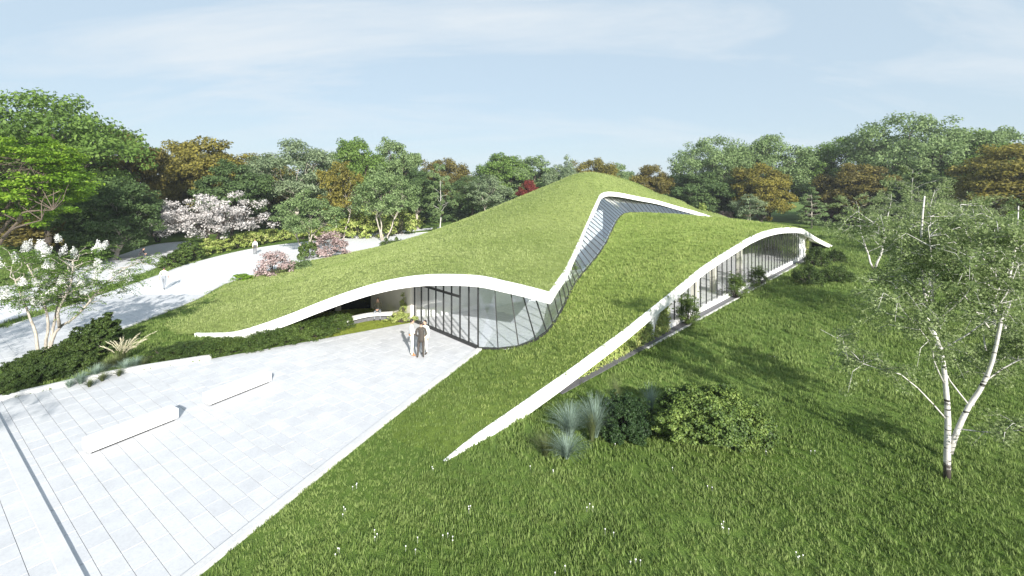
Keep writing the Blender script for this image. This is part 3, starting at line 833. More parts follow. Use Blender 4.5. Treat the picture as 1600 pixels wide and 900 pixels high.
def roof_points(V, T, dens, seed):
    rs = np.random.RandomState(seed); a, b, c = V[T[:, 0]], V[T[:, 1]], V[T[:, 2]]
    ar = .5 * np.linalg.norm(np.cross(b - a, c - a), axis=1); ctr = (a + b + c) / 3; d = dens(ctr[:, 1])
    n = rs.poisson(ar * d); idx = np.repeat(np.arange(len(T)), n); r1, r2 = np.sqrt(rs.rand(len(idx))), rs.rand(len(idx))
    p = a[idx] * (1 - r1)[:, None] + b[idx] * (r1 * (1 - r2))[:, None] + c[idx] * (r1 * r2)[:, None]
    p = p[p[:, 2] > -.3]; p[:, 2] = np.maximum(p[:, 2], -.03); return p
P = roof_points(lv, lt, lambda y: np.clip(60 * (14 / y) ** 1.5, 6, 75), 5)
R2 = np.random.RandomState(2)
high = R2.rand(len(P)) < np.clip((P[:, 2] - .05) / .95, 0, 1)      # lawn tufts give way to roof tufts as the turf climbs
sz = np.clip(P[:, 1] / 17, .9, 1.8) ** .9 * R2.uniform(.7, 1.25, len(P))
tufts('roof_grass', P[high] - [0, 0, .015], sz[high], low_t, 2, roof_low)
tufts('lawn_edge_grass', P[~high] - [0, 0, .015], sz[~high], lawn_t, 7, roof_low)
P = roof_points(uv, ut, lambda y: np.clip(34 * (22 / y) ** 1.4, 6, 40), 6)
tufts('roof_grass', P - [0, 0, .015], (1.0 * np.clip(P[:, 1] / 22, .9, 1.7)) ** .8 * np.random.RandomState(3).uniform(.7, 1.25, len(P)), roof_t, 3, roof_up)

# ---------------------------------------------------------------- leaves, trees, shrubs
def leaf_arrays(C, Nrm, S, rs, aspect=.62, fold=.18):
    n = len(C); r = rs.normal(size=(n, 3)); t = r - Nrm * (r * Nrm).sum(1)[:, None]; t /= np.linalg.norm(t, axis=1)[:, None] + 1e-9
    b = np.cross(Nrm, t); S = S[:, None]
    v = np.stack([C - t * S * .5, C + b * S * aspect * .5 + Nrm * S * fold, C + t * S * .5, C - b * S * aspect * .5 + Nrm * S * fold], 1)
    return v.reshape(-1, 3), np.arange(n * 4).reshape(n, 4)

def crown_from_clumps(clumps, per, leaf, rs, up=.55, outw=.5, jit=.55, centre=None, flat=.5):
    """clumps: (x,y,z,r). leaf normals lean up and out"""
    cl = np.array(clumps); n = (per * (cl[:, 3] / cl[:, 3].mean()) ** 2).astype(int).clip(4); idx = np.repeat(np.arange(len(cl)), n); m = len(idx)
    d = rs.normal(size=(m, 3)); d /= np.linalg.norm(d, axis=1)[:, None]; rad = rs.rand(m) ** .45
    off = d * rad[:, None] * cl[idx, 3][:, None]; off[:, 2] *= flat
    C = cl[idx, :3] + off; c0 = np.array(centre) if centre is not None else cl[:, :3].mean(0)
    o = C - c0; o /= np.linalg.norm(o, axis=1)[:, None] + 1e-9; dd = off / (np.linalg.norm(off, axis=1)[:, None] + 1e-9)
    N = np.array([0, 0, up]) + o * outw * .5 + dd * outw + rs.normal(size=(m, 3)) * jit; N /= np.linalg.norm(N, axis=1)[:, None]
    return leaf_arrays(C, N, leaf * rs.uniform(.6, 1.3, m), rs)

def bend(p, q, rs, k=5, amt=.12):
    p, q = np.array(p, float), np.array(q, float); t = np.linspace(0, 1, k)[:, None]; L = np.linalg.norm(q - p)
    o = p + (q - p) * t; w = rs.normal(size=(k, 3)) * amt * L * .5; w[0] = w[-1] = 0
    sag = np.sin(t * math.pi) * np.array([0, 0, amt * L * .6]); return o + w * np.sin(t * math.pi) + sag

def broadleaf(seed, H=14, W=6, fork=.32, lobes=12, clumps=17, per=125, leaf=.36, trunk_r=.28, shape='dome', gap=1.0, stems=1):
    """tapered trunk, forking limbs and a crown of leaf clumps in several lobes with gaps between them"""
    rs = np.random.RandomState(seed); wood = MB(); CL = []
    zf = H * fork; low = fork * .62; cz = H * (low + .97) / 2; hz = H * (.97 - low) / 2
    feet = [(0, 0)] if stems == 1 else [(.35 * math.cos(6.283 * i / stems), .35 * math.sin(6.283 * i / stems)) for i in range(stems)]
    tops = []
    for fx, fy in feet:
        top = np.array([fx * (1 + 3 * (stems > 1)) + rs.normal() * .2, fy * (1 + 3 * (stems > 1)) + rs.normal() * .2, zf]); r = trunk_r / (1 if stems == 1 else 1.6)
        L = bend((fx, fy, -.1), top, rs, 6, .05); wood.tube(L, [r * 1.35, r * 1.05, r, r * .93, r * .88, r * .8], 8); tops.append((top, r))
    for i in range(lobes):
        if i == 0: c = np.array([0, 0, cz + hz * .60])
        else:
            a = 2.39996 * i + rs.normal() * .25; v = -.85 + 1.55 * ((i - .5 + rs.rand() * .8) / lobes) if shape == 'dome' else -.95 + 1.6 * ((i - .5 + rs.rand() * .8) / lobes)
            rr = math.sqrt(max(.05, 1 - v * v * .9)) * W * rs.uniform(.48, .70); c = np.array([rr * math.cos(a), rr * math.sin(a), cz + v * hz * .72])
        lr = W * rs.uniform(.38, .54); top, r = tops[i % len(tops)]
        mid = top + (c - top) * .55 + [0, 0, -.12 * np.linalg.norm(c - top)]
        limb = bend(top - [0, 0, rs.rand() * zf * .15], c, rs, 6, .10); rr0 = r * rs.uniform(.42, .6)
        wood.tube(limb, [rr0 * (1 - .82 * k / 5) for k in range(6)], 5)
        for j in range(clumps):
            d = rs.normal(size=3); d /= np.linalg.norm(d); d[2] = abs(d[2]) * .9 - .22 if rs.rand() < .85 else d[2]
            q = c + d * lr * np.array([1.0, 1.0, .88]) * rs.uniform(.55, 1.0); CL.append((*q, W * rs.uniform(.13, .23) * gap))
            if j % 2 == 0:
                s = limb[3 + rs.randint(0, 3)]; wood.tube(bend(s, q, rs, 4, .12), [rr0 * .24, rr0 * .17, rr0 * .1, rr0 * .04], 4, cap=False)
    V, F = crown_from_clumps(CL, per, leaf, rs, centre=(0, 0, cz), flat=.62)
    return wood.mesh('trunk', True), np_mesh('crown', V, F, 4)

def conical(seed, H=10, W=3.2, tiers=11, per=44, leaf=.3, trunk_r=.16, base=.18):
    rs = np.random.RandomState(seed); wood = MB(); CL = []
    wood.tube(bend((0, 0, -.1), (0, 0, H * .96), rs, 8, .015), [trunk_r * (1.2 - 1.1 * k / 7) for k in range(8)], 7)
    for t in range(tiers):
        f = t / (tiers - 1); z = H * (base + (1 - base) * f * .97); rr = W * (1 - f) ** .75 * (1 if f > .12 else .75) + .2
        for j in range(max(3, int(8 * (1 - f) + 2))):
            a = rs.rand() * 6.283; d = rr * rs.uniform(.45, 1.0); q = (d * math.cos(a), d * math.sin(a), z + rs.normal() * .25 - d * .04)
            CL.append((*q, .16 * W + .28 * rs.rand())); wood.tube(bend((0, 0, z - .1), q, rs, 3, .08), [trunk_r * .28, trunk_r * .18, trunk_r * .05], 4, cap=False)
    V, F = crown_from_clumps(CL, per, leaf, rs, centre=(0, 0, H * .4))
    return wood.mesh('trunk', True), np_mesh('crown', V, F, 4)

def birch(seed, H=8.5, W=3.0, stems=2, per=30, leaf=.11, r=.12, limbs=15):
    """slim white stems, thin rising limbs, hanging twigs with small sparse leaves"""
    rs = np.random.RandomState(seed); wood = MB(); CL = []
    for s in range(stems):
        a0 = 6.283 * s / stems + rs.rand(); lean = .0 if stems == 1 else rs.uniform(.10, .22)
        P = [np.array([0, 0, -.1])]
        for k in range(1, 10):
            P.append(np.array([math.cos(a0) * lean * H * (k / 9) ** .8, math.sin(a0) * lean * H * (k / 9) ** .8, H * (.98 - .1 * s) * k / 9]) + np.array([*(rs.normal(size=2) * .09), 0]))
        rr = r * (1 - .18 * s); wood.tube(P, [rr * (1.15 - 1.08 * k / 9) for k in range(10)], 8)
        for j in range(limbs):
            f = .24 + .72 * (j + rs.rand() * .8) / limbs; k = f * 9; i0 = min(8, int(k)); o = P[i0] + (P[i0 + 1] - P[i0]) * (k - i0)
            a = 2.4 * j + rs.normal() * .4 + s; L = W * (1.1 - .65 * f) * rs.uniform(.7, 1.15); rise = rs.uniform(.35, .95)
            e = o + np.array([math.cos(a) * L, math.sin(a) * L, L * rise]); lb = bend(o, e, rs, 6, .10)
            b0 = rr * .36 * (1.15 - f); wood.tube(lb, [b0 * (1 - .16 * q) for q in range(6)], 5)
            for t in range(7):
                s0 = lb[2 + rs.randint(0, 4)]; aa = a + rs.normal() * .9; l2 = L * rs.uniform(.22, .5)
                m = s0 + np.array([math.cos(aa) * l2, math.sin(aa) * l2, l2 * rs.uniform(-.1, .5)]); tip = m + np.array([math.cos(aa) * l2 * .5, math.sin(aa) * l2 * .5, -l2 * rs.uniform(.2, .7)])
                wood.tube([s0, m, tip], [b0 * .3, b0 * .2, b0 * .06], 4, cap=False)
                for q in (m, (m + tip) / 2, tip): CL.append((*(q + rs.normal(size=3) * .06), rs.uniform(.16, .32) * W / 3))
    V, F = crown_from_clumps(CL, per, leaf, rs, up=.4, outw=.2, jit=.9, flat=.75)
    return wood.mesh('trunk', True), np_mesh('crown', V, F, 4)

def blossom_tree(seed, H=7, W=7.5, stems=3, per=46, leaf=.26, r=.2):
    rs = np.random.RandomState(seed); wood = MB(); CL = []
    for s in range(stems):
        a = 6.283 * s / stems + rs.rand(); top = np.array([math.cos(a) * W * .16, math.sin(a) * W * .16, H * .3])
        wood.tube(bend((math.cos(a) * .15, math.sin(a) * .15, -.1), top, rs, 5, .1), [r * 1.2, r, r * .92, r * .85, r * .75], 7)
        for j in range(6):
            aa = a + rs.normal() * .75; d = W * rs.uniform(.35, .95); e = np.array([math.cos(aa) * d, math.sin(aa) * d, H * (1.0 - .42 * (d / W) ** 1.5) * rs.uniform(.62, .99)])
            lb = bend(top, e, rs, 7, .12); wood.tube(lb, [r * .55 * (1 - .13 * k) for k in range(7)], 5)
            for t in range(9):
                q = lb[2 + rs.randint(0, 5)] + rs.normal(size=3) * np.array([.14, .14, .10]) * W; wood.tube(bend(lb[2 + rs.randint(0, 4)], q, rs, 3, .1), [r * .14, r * .1, r * .03], 4, cap=False)
                CL.append((*q, W * rs.uniform(.06, .12)))
    V, F = crown_from_clumps(CL, per, leaf, rs, jit=.9, flat=.6)
    return wood.mesh('trunk', True), np_mesh('crown', V, F, 4)

def mound(seed, W=1.0, D=None, H=.8, n=60, per=34, leaf=.07, spiky=0.0, wood_r=.02, cl=.16, skirt=.15):
    """a bush: short stems and leaf clumps over a low dome"""
    rs = np.random.RandomState(seed); D = D or W; wood = MB(); CL = []
    for i in range(n):
        a = rs.rand() * 6.283; v = rs.rand() ** .7; c = math.sqrt(max(0, 1 - v * v)); k = rs.uniform(.72, 1.05)
        q = np.array([W * math.cos(a) * c * k, D * math.sin(a) * c * k, H * (skirt + (1 - skirt) * v) * k]); CL.append((*q, (W + D + H) / 3 * cl * rs.uniform(.75, 1.35)))
        if i % 3 == 0: wood.tube(bend((W * .1 * math.cos(a), D * .1 * math.sin(a), -.04), q, rs, 4, .1), [wood_r * 1.4, wood_r, wood_r * .7, wood_r * .2], 4, cap=False)
        for t in range(int(spiky)):
            d = q / np.linalg.norm(q) + rs.normal(size=3) * .35; e = q + d * H * .22; CL.append((*e, (W + H) / 2 * cl * .38))
    V, F = crown_from_clumps(CL, per, leaf, rs, centre=(0, 0, 0), flat=.75)
    return wood.mesh('stems', True), np_mesh('foliage', V, F, 4)

def needle_shrub(seed, W=1.6, H=1.5, arms=36, leaf=.11, per=26, D=None):
    """conifer bush: arms reach out and up, each a string of needle pads"""
    rs = np.random.RandomState(seed); wood = MB(); CL = []; D = D or W
    for i in range(arms):
        a = rs.rand() * 6.283; v = rs.uniform(.05, 1) ** .8; c = math.sqrt(1 - v * v * .96); k = rs.uniform(.75, 1.08)
        e = np.array([W * math.cos(a) * c * k, D * math.sin(a) * c * k, H * (.1 + .88 * v) * k]); lb = bend((0, 0, .02), e, rs, 6, .08)
        wood.tube(lb, [.03, .026, .02, .015, .01, .004], 4, cap=False)
        for t in (.42, .6, .74, .86, .95, 1.0):
            q = lb[0] + (lb[-1] - lb[0]) * t + [0, 0, math.sin(t * 3.14) * .05]; m = 3 if t > .7 else 2
            for _ in range(m): CL.append((*(q + rs.normal(size=3) * np.array([.08, .08, .035]) * W), W * rs.uniform(.07, .125)))
    V, F = crown_from_clumps(CL, per, leaf, rs, centre=(0, 0, 0), up=.75, flat=.5, jit=.5)
    return wood.mesh('stems', True), np_mesh('foliage', V, F, 4)

def fescue(seed, n, h, arch, w, spread=.05):
    rs = np.random.RandomState(seed); vs, fs = [], []
    for i in range(n):
        a = rs.rand() * 6.283; o = np.array([math.cos(a), math.sin(a), 0]); r0 = spread * rs.rand(); hh = h * rs.uniform(.55, 1.1); ar = arch * rs.uniform(.15, 1.15)
        p = np.array([-o[1], o[0], 0]) * w; k = len(vs)
        for t in (0, .35, .7, 1): c = o * (r0 + ar * t ** 1.7) + np.array([0, 0, hh * (t - .28 * t ** 3 * ar / arch)]); q = p * (1 - .85 * t); vs += [c - q, c + q]
        fs += [(k + 2 * j, k + 1 + 2 * j, k + 3 + 2 * j, k + 2 + 2 * j) for j in range(3)]
    return np_mesh('blades', vs, fs, 4)

def put_two(name, parts, loc, rz, sc, label, cat, group=None, names=('trunk', 'crown'), mats=None):
    """a plant: an empty at its foot, wood and leaves as its parts"""
    o = empty(name, loc, rz); o.scale = sc if hasattr(sc, '__len__') else (sc, sc, sc); tag(o, label, cat, group)
    for me, nm, mt in zip(parts, names, mats):
        if not len(me.polygons): continue
        if not len(me.materials): me.materials.append(mt)
        c = bpy.data.objects.new(nm, me); COL.objects.link(c); c.parent = o
        c.material_slots[0].link = 'OBJECT'; c.material_slots[0].material = mt
    return o

PROTO = {
    'dome1': (broadleaf(1, 14, 6.2), 14, 6.2), 'dome2': (broadleaf(2, 14, 6.6, .26, 14), 14, 6.6), 'dome3': (broadleaf(3, 14, 5.6, .26, 12, shape='full'), 14, 5.6),
    'airy1': (broadleaf(4, 14, 7.0, .30, 14, 16, 100, .30, gap=.92), 14, 7.0), 'airy2': (broadleaf(5, 14, 6.4, .32, 13, 16, 95, .30, gap=.9), 14, 6.4),
    'full1': (broadleaf(6, 12, 5.4, .10, 16, 17, 120, .31, shape='full'), 12, 5.4), 'full2': (broadleaf(7, 12, 5.0, .09, 16, 17, 120, .30, shape='full'), 12, 5.0),
    'multi': (broadleaf(8, 9, 4.4, .32, 11, 13, 60, .26, .14, gap=.85, stems=3), 9, 4.4), 'multi2': (broadleaf(9, 9, 4.0, .34, 11, 13, 60, .26, .14, gap=.85, stems=2), 9, 4.0),
    'cone': (conical(10, per=80), 10, 3.2), 'slim': (birch(11, 9, 2.4, 1, 50, .17, .085), 9, 2.4),
    'birch2': (birch(12, 8.5, 3.1, 2, 19, .10, .08), 8.5, 3.1), 'birch1': (birch(13, 8.5, 2.8, 2, 17, .12, .085), 8.5, 2.8), 'birchw': (birch(14, 8.5, 3.6, 3, 21, .10, .08), 8.5, 3.6),
    'cherry': (blossom_tree(15, per=46), 7, 7.5),
}
def tree(name, proto, px, Y, ytop, wpx, bark, leaf, label, cat='tree', group=None, seed=0, base=0.0):
    """proto scaled to stand at depth Y, with its top and width as seen"""
    ms, h0, w0 = PROTO[proto]; H = CAM_H + (HOR - ytop) * Y / FPX - base; W = wpx * Y / FPX / 2
    X = (px - 800) * Y / FPX; s = W / (w0 * 1.08)
    return put_two(name, ms, (X, Y, base), seed * 1.7, (s, s, H / h0), label, cat, group, mats=(M[bark], M[leaf]))

# ---------------------------------------------------------------- trees of the park
far = 'dark trees filling the far edge of the park'
T = [
 # left edge
 ('broadleaf_tree', 'airy1', 75, 52, 128, 270, 'barkdark', 'green', 'tallest green tree at the left edge, its airy crown open to the sky'),
 ('broadleaf_tree', 'dome2', -30, 50, 150, 150, 'barkdark', 'green', 'green tree cut by the left picture edge beside the tallest one'),
 ('broadleaf_tree', 'dome3', 185, 62, 188, 130, 'barkdark', 'rust', 'russet tree between the tall left tree and the golden dome'),
 ('broadleaf_tree', 'full2', 120, 66, 205, 120, 'bark', 'autumn', 'yellowing tree half hidden behind the bright green tree at left'),
 ('broadleaf_tree', 'dome1', 325, 78, 205, 160, 'barkdark', 'autumn', 'golden brown domed tree standing alone against the sky at left'),
 ('broadleaf_tree', 'full1', 248, 76, 275, 110, 'barkdark', 'rust', 'dark russet tree below the gap left of the golden dome'),
 ('broadleaf_tree', 'dome3', 362, 68, 243, 110, 'barkdark', 'dark', 'dark green rounded tree in front of the golden dome, behind the pale blossom'),
 ('broadleaf_tree', 'full2', 178, 50, 268, 140, 'barkpale', 'dark', 'dim blue green tree behind the upper path with thin pale twigs'),
 ('broadleaf_tree', 'full1', 95, 56, 315, 190, 'barkdark', 'rust', 'low dark brown foliage tree under the bright green crown at left'),
 # left middle
 ('broadleaf_tree', 'airy2', 465, 78, 210, 165, 'barkpale', 'greygreen', 'broad silvery green tree with pale spreading limbs left of centre'),
 ('broadleaf_tree', 'dome2', 420, 92, 238, 90, 'bark', 'autumn', 'yellow brown tree peeping out left of the silvery tree'),
 ('broadleaf_tree', 'multi', 478, 54, 296, 115, 'barkpale', 'sage', 'small many stemmed tree with bare pale twigs before the silvery tree'),
 ('broadleaf_tree', 'dome1', 558, 92, 206, 95, 'bark', 'green', 'upright green tree, left one of the tall pair beside the silvery tree'),
 ('broadleaf_tree', 'dome3', 612, 94, 208, 90, 'bark', 'sage', 'upright green tree, right one of the tall pair beside the silvery tree'),
 ('broadleaf_tree', 'multi2', 533, 70, 245, 85, 'barkpale', 'autumn', 'yellow brown tree on two slim pale trunks behind the pink shrub'),
 ('broadleaf_tree', 'multi', 600, 68, 258, 118, 'barkpale', 'sage', 'pale trunked tree forking low above the lime hedge'),
 ('broadleaf_tree', 'dome3', 653, 86, 258, 85, 'barkpale', 'dark', 'dark green tree with a straight pale trunk at the end of the lime hedge'),
 ('birch_tree', 'slim', 688, 78, 258, 52, 'birch', 'sage', 'slender birch with one white stem beside the far end of the path', ),
 ('broadleaf_tree', 'dome2', 692, 118, 243, 100, 'bark', 'rust', 'low orange brown crown on the skyline left of centre'),
 ('broadleaf_tree', 'airy2', 738, 98, 270, 100, 'bark', 'dark', 'dim green tree left of the small silvery many stemmed tree'),
 ('broadleaf_tree', 'multi2', 764, 92, 268, 85, 'barkpale', 'greygreen', 'small silvery tree with white forked stems at the left foot of the roof'),
 ('broadleaf_tree', 'dome1', 782, 120, 232, 100, 'bark', 'green', 'fresh green rounded tree on the skyline above the red maple'),
 ('broadleaf_tree', 'dome3', 832, 122, 238, 100, 'bark', 'sage', 'green tree on the skyline just left of the roof crest'),
 ('maple_tree', 'full2', 828, 98, 276, 46, 'barkdark', 'red', 'small bright red maple showing above the left slope of the roof'),
 ('broadleaf_tree', 'multi', 882, 108, 244, 70, 'barkpale', 'greygreen', 'thin pale stemmed tree directly left of the roof crest'),
 ('broadleaf_tree', 'dome2', 928, 128, 243, 85, 'bark', 'autumn', 'golden crown showing directly above the roof crest'),
 ('broadleaf_tree', 'dome1', 966, 132, 250, 60, 'bark', 'sage', 'small green crown right of the golden crown above the roof crest'),
 ('broadleaf_tree', 'full1', 1017, 104, 250, 78, 'bark', 'rust', 'orange brown rounded tree right of the roof crest'),
 # right
 ('broadleaf_tree', 'airy1', 1112, 104, 206, 140, 'barkdark', 'sage', 'left one of two broad domed green trees right of the roof'),
 ('broadleaf_tree', 'airy2', 1200, 106, 202, 140, 'barkdark', 'sage', 'right one of two broad domed green trees right of the roof'),
 ('broadleaf_tree', 'full1', 1092, 98, 262, 120, 'barkdark', 'dark', 'dense dark green tree low behind the roof at right'),
 ('broadleaf_tree', 'full2', 1190, 92, 248, 105, 'barkdark', 'autumn', 'russet and gold tree with a full low crown right of the roof'),
 ('broadleaf_tree', 'dome3', 1258, 112, 225, 80, 'barkdark', 'green', 'green tree filling the dip right of the two broad domes'),
 ('broadleaf_tree', 'multi2', 1170, 88, 300, 62, 'barkpale', 'greygreen', 'small forked tree with pale stems in front of the russet and gold tree'),
 ('maple_tree', 'full1', 1290, 98, 288, 60, 'barkdark', 'red', 'dark red maple on the right lawn behind a small green tree'),
 ('broadleaf_tree', 'cone', 1268, 88, 294, 52, 'barkpale', 'sage', 'small green tree on a white trunk in front of the dark red maple'),
 ('broadleaf_tree', 'airy2', 1315, 108, 205, 120, 'barkdark', 'green', 'green tree with open twiggy crown left of the biggest right hand tree'),
 ('broadleaf_tree', 'airy1', 1420, 98, 168, 200, 'barkdark', 'sage', 'biggest tree at right, a wide see-through dome high above the rest'),
 ('broadleaf_tree', 'dome2', 1510, 96, 195, 150, 'barkdark', 'green', 'dense green tree right of the biggest dome'),
 ('broadleaf_tree', 'full1', 1345, 92, 248, 130, 'barkdark', 'rust', 'dark brown tree with a low full crown behind the small birch'),
 ('broadleaf_tree', 'full2', 1440, 86, 262, 150, 'barkdark', 'dark', 'dark green low tree below the biggest dome'),
 ('broadleaf_tree', 'dome1', 1568, 92, 188, 110, 'barkdark', 'sage', 'green crown on the skyline near the right picture edge'),
 ('broadleaf_tree', 'full1', 1592, 70, 212, 190, 'barkdark', 'autumn', 'large golden brown tree cut by the right picture edge'),
 ('broadleaf_tree', 'full2', 1525, 74, 290, 130, 'barkdark', 'dark', 'dark green tree behind the front birch, under the golden brown tree'),
 ('broadleaf_tree', 'full1', 1610, 44, 318, 120, 'barkdark', 'bright', 'bright green bushy tree at the right edge behind the front birch'),
]
for i, t in enumerate(T):
    n, p, px, Y, yt, w, bk, lf, lab = t; tree(n, p, px, Y, yt, w, bk, lf, lab, seed=i + 1)
rs = np.random.RandomState(21)
for i, (px, Y, yt, w) in enumerate([(20, 85, 250, 150), (150, 95, 258, 150), (285, 100, 262, 130), (400, 105, 268, 120), (500, 110, 262, 120), (585, 115, 262, 110), (655, 120, 270, 110), (715, 128, 272, 100),
        (800, 135, 268, 110), (860, 135, 262, 90), (905, 138, 262, 90), (985, 135, 270, 90), (1050, 125, 268, 90), (1145, 122, 262, 120), (1300, 122, 262, 120), (1380, 115, 250, 140),
        (1470, 110, 250, 140), (1560, 108, 250, 140), (1640, 100, 240, 150), (-60, 75, 230, 160)]):
    tree('broadleaf_tree', ('full1', 'full2')[i % 2], px, Y, yt, w, 'barkdark', ('dark', 'dark', 'green')[i % 3], 'dark low tree standing behind the front row of park trees', group=far, seed=i)
# undergrowth in front of the far trees: bushes
BUSH = [mound(31, 2.2, 1.8, 1.9, 46, 30, .30, cl=.2), mound(32, 1.9, 1.6, 1.6, 46, 30, .28, cl=.2)]
def bush(name, px, Y, wpx, h, leaf, label, cat='shrub', group=None, seed=0, proto=None, y=None, dark=True):
    ms = proto or BUSH[seed % 2]; W = wpx * Y / FPX / 2
    bb = max(v.co.x for v in ms[1].vertices); hb = max(v.co.z for v in ms[1].vertices)
    s = W / bb
    return put_two(name, ms, ((px - 800) * Y / FPX, Y, 0), seed * 1.3, (s, s, h / hb), label, cat, group, ('stems', 'foliage'), (M['barkdark'], M[leaf]))
g2 = 'dark undergrowth bushes along the tree line'
for i, (px, Y, w, h) in enumerate([(30, 62, 120, 4), (120, 70, 120, 4.5), (225, 82, 110, 4), (300, 82, 110, 4), (395, 88, 110, 4.5), (470, 92, 100, 5), (545, 96, 90, 5), (625, 100, 80, 5), (690, 104, 80, 4),
        (745, 112, 70, 4), (800, 112, 70, 5), (1060, 112, 80, 6), (1120, 106, 80, 5), (1300, 104, 70, 5), (1350, 98, 90, 5), (1420, 96, 100, 6), (1500, 92, 110, 6), (1580, 88, 110, 6), (1650, 80, 100, 6)]):
    bush('undergrowth_bush', px, Y, w, h, 'dark', 'dark green bush at the foot of the far trees', 'bush', g2, i)

# bright maple at the left edge, leaning limb in front of its dark trunk
def leaning_maple():
    rs = np.random.RandomState(77); wood = MB(); CL = []
    wood.tube([(0, 0, -.1), (.1, 0, 2.5), (-.1, .2, 5), (.3, 0, 8)], [.42, .36, .32, .2], 9)
    limbs = [[(0, 0, 2.2), (1.6, -.6, 4.0), (3.2, -.9, 5.4), (5.2, -1.0, 7.2), (6.6, -1, 7.9)], [(.1, 0, 3.6), (1.8, -.2, 5.6), (3.4, .3, 7.4), (4.8, .4, 9.6)], [(0, 0, 4), (-2, .5, 6.5), (-3.5, 1, 8.6)], [(.1, 0, 5), (1.2, 1, 8), (1.8, 1.6, 10.6)],
             [(1.6, -.6, 4.0), (3.8, -1.8, 4.9), (6.4, -2.2, 5.6)], [(0, 0, 5.5), (.6, -1.5, 8), (1.2, -2.4, 10.4)], [(3.2, -.9, 5.4), (4.6, -1.8, 6.2), (6.9, -1.8, 6.4)]]
    for L in limbs:
        P = spline(L, 8); wood.tube(P, [.14 * (1 - .11 * k) for k in range(8)], 6)
    for i in range(270):
        v = rs.uniform(-.95, 1); a = rs.rand() * 6.283; c = math.sqrt(1 - v * v * .9); k = rs.uniform(.55, 1)
        q = np.array([1.6 + 5.9 * math.cos(a) * c * k, 4.4 * math.sin(a) * c * k, 8.7 + 4.0 * v * k])
        if q[2] < 5.2 and q[0] < 2 and q[1] < 0: continue
        CL.append((*q, rs.uniform(.6, 1.0)))
        if i % 3 == 0:
            L = limbs[rs.randint(len(limbs))]; wood.tube(bend(L[-1 if len(L) < 4 else 2], q, rs, 4, .1), [.04, .03, .02, .006], 4, cap=False)
    V, F = crown_from_clumps(CL, 85, .27, rs, up=.9, outw=.3, jit=.4, flat=.32, centre=(1.6, 0, 8))
    return wood.mesh('trunk', True), np_mesh('crown', V, F, 4)
put_two('maple_tree', leaning_maple(), ((-12 - 800) * 38 / FPX, 38, 0), 0, (1.0, 1, .98), 'bright green tree at the left edge with a pale leaning limb and layered leaves', 'tree', mats=(M['bark'], M['bright']))

# blossom trees
tree('cherry_tree', 'cherry', 335, 58, 297, 205, 'barkdark', 'blossom', 'wide pinkish white blossom tree on dark trunks beside the upper path', seed=2)
tree('cherry_tree', 'cherry', 246, 66, 322, 110, 'barkdark', 'blossom', 'smaller pale blossom tree left behind the wide one', seed=5)
bush('flowering_shrub', 1135, 92, 42, 3.2, 'pinkbloom', 'dusty pink flowering shrub at the back foot of the roof at right', seed=3)
bush('shrub', 1098, 82, 36, 5.2, 'limehedge', 'pale yellow green rounded shrub behind the right roof slope', seed=4)
PINK = mound(35, 1.2, 1.2, 1.7, 70, 30, .14, cl=.16, skirt=.1)
p = at(430, 430); bush('flowering_shrub', 430, p.y, 62, 2.3, 'pinkbloom', 'pink flowering shrub at the near edge of the path', seed=1, proto=PINK)
p = at(516, 400); bush('flowering_shrub', 513, p.y, 66, 3.0, 'pinkbloom', 'larger dusky pink shrub by the bend of the path', seed=2, proto=PINK)
p = at(484, 404); bush('shrub', 482, p.y, 36, 2.0, 'hedge', 'dark green shrub left of the larger pink shrub by the bend', seed=3)
p = at(462, 422); bush('shrub', 468, p.y, 40, 1.3, 'sage', 'thin grey green shrub right of the pink flowering shrub', seed=4)
p = at(378, 437); bush('shrub', 378, p.y, 36, .55, 'bright', 'flat bright green cushion plant on the lawn edge beside the path', seed=5)
for x, y, w, h, lab in ((606, 391, 27, 1.7, 'left one of two clipped dark green balls on the lawn'), (622, 391, 24, 1.8, 'right one of two clipped dark green balls on the lawn')):
    p = at(x, y); bush('clipped_shrub', x, p.y, w, h, 'hedge', lab, seed=6)
p = at(638, 391); bush('shrub', 638, p.y, 24, .9, 'hedge', 'low spreading shrub right of the two clipped balls', seed=7)
p = at(612, 399); bush('shrub', 612, p.y, 10, 1.1, 'sage', 'tiny grey shrub in front of the two clipped balls', seed=8)
p = at(680, 368); bush('shrub', 680, p.y, 15, 1.5, 'hedge', 'small round shrub at the foot of the slender birch', seed=9)

# lime hedge behind the path: single bushes side by side
LIME = [mound(41, 1.3, 1.2, 1.9, 46, 34, .22, cl=.2, skirt=.05), mound(42, 1.2, 1.2, 1.7, 46, 34, .22, cl=.2, skirt=.05)]
hl = spline([at(*q).to_2d() for q in [(258, 421), (300, 405), (345, 394), (400, 384), (450, 376), (520, 375)]], 14)
for i, q in enumerate(hl):
    s = rs.uniform(.9, 1.25); lf = 'hedge' if i < 3 else 'limehedge'
    put_two('hedge_bush', LIME[i % 2], (q[0] - .4, q[1] + 1.3, 0), i * 1.1, (s, s, s * (.95 if i > 1 else .8)), 'dark green bush at the near end of the hedge by the path' if i < 3 else 'lime green bush in the row along the far side of the path', 'bush',
            'dark bushes at the near end of the hedge' if i < 3 else 'lime green hedge bushes along the path', ('stems', 'foliage'), (M['barkdark'], M[lf]))
for i, (x, y, w, h) in enumerate([(535, 372, 55, 3.2), (565, 371, 60, 4.2), (592, 370, 55, 3.6), (625, 366, 60, 4.6), (560, 358, 60, 4.6), (600, 356, 60, 4.6), (640, 357, 50, 4.2)]):
    p = at(x, y); bush('hedge_bush', x, p.y, w, h, 'limehedge', 'tall lime green bush massed under the pale trunked tree', 'bush', 'tall lime bushes massed behind the path', seed=i, proto=LIME[i % 2])

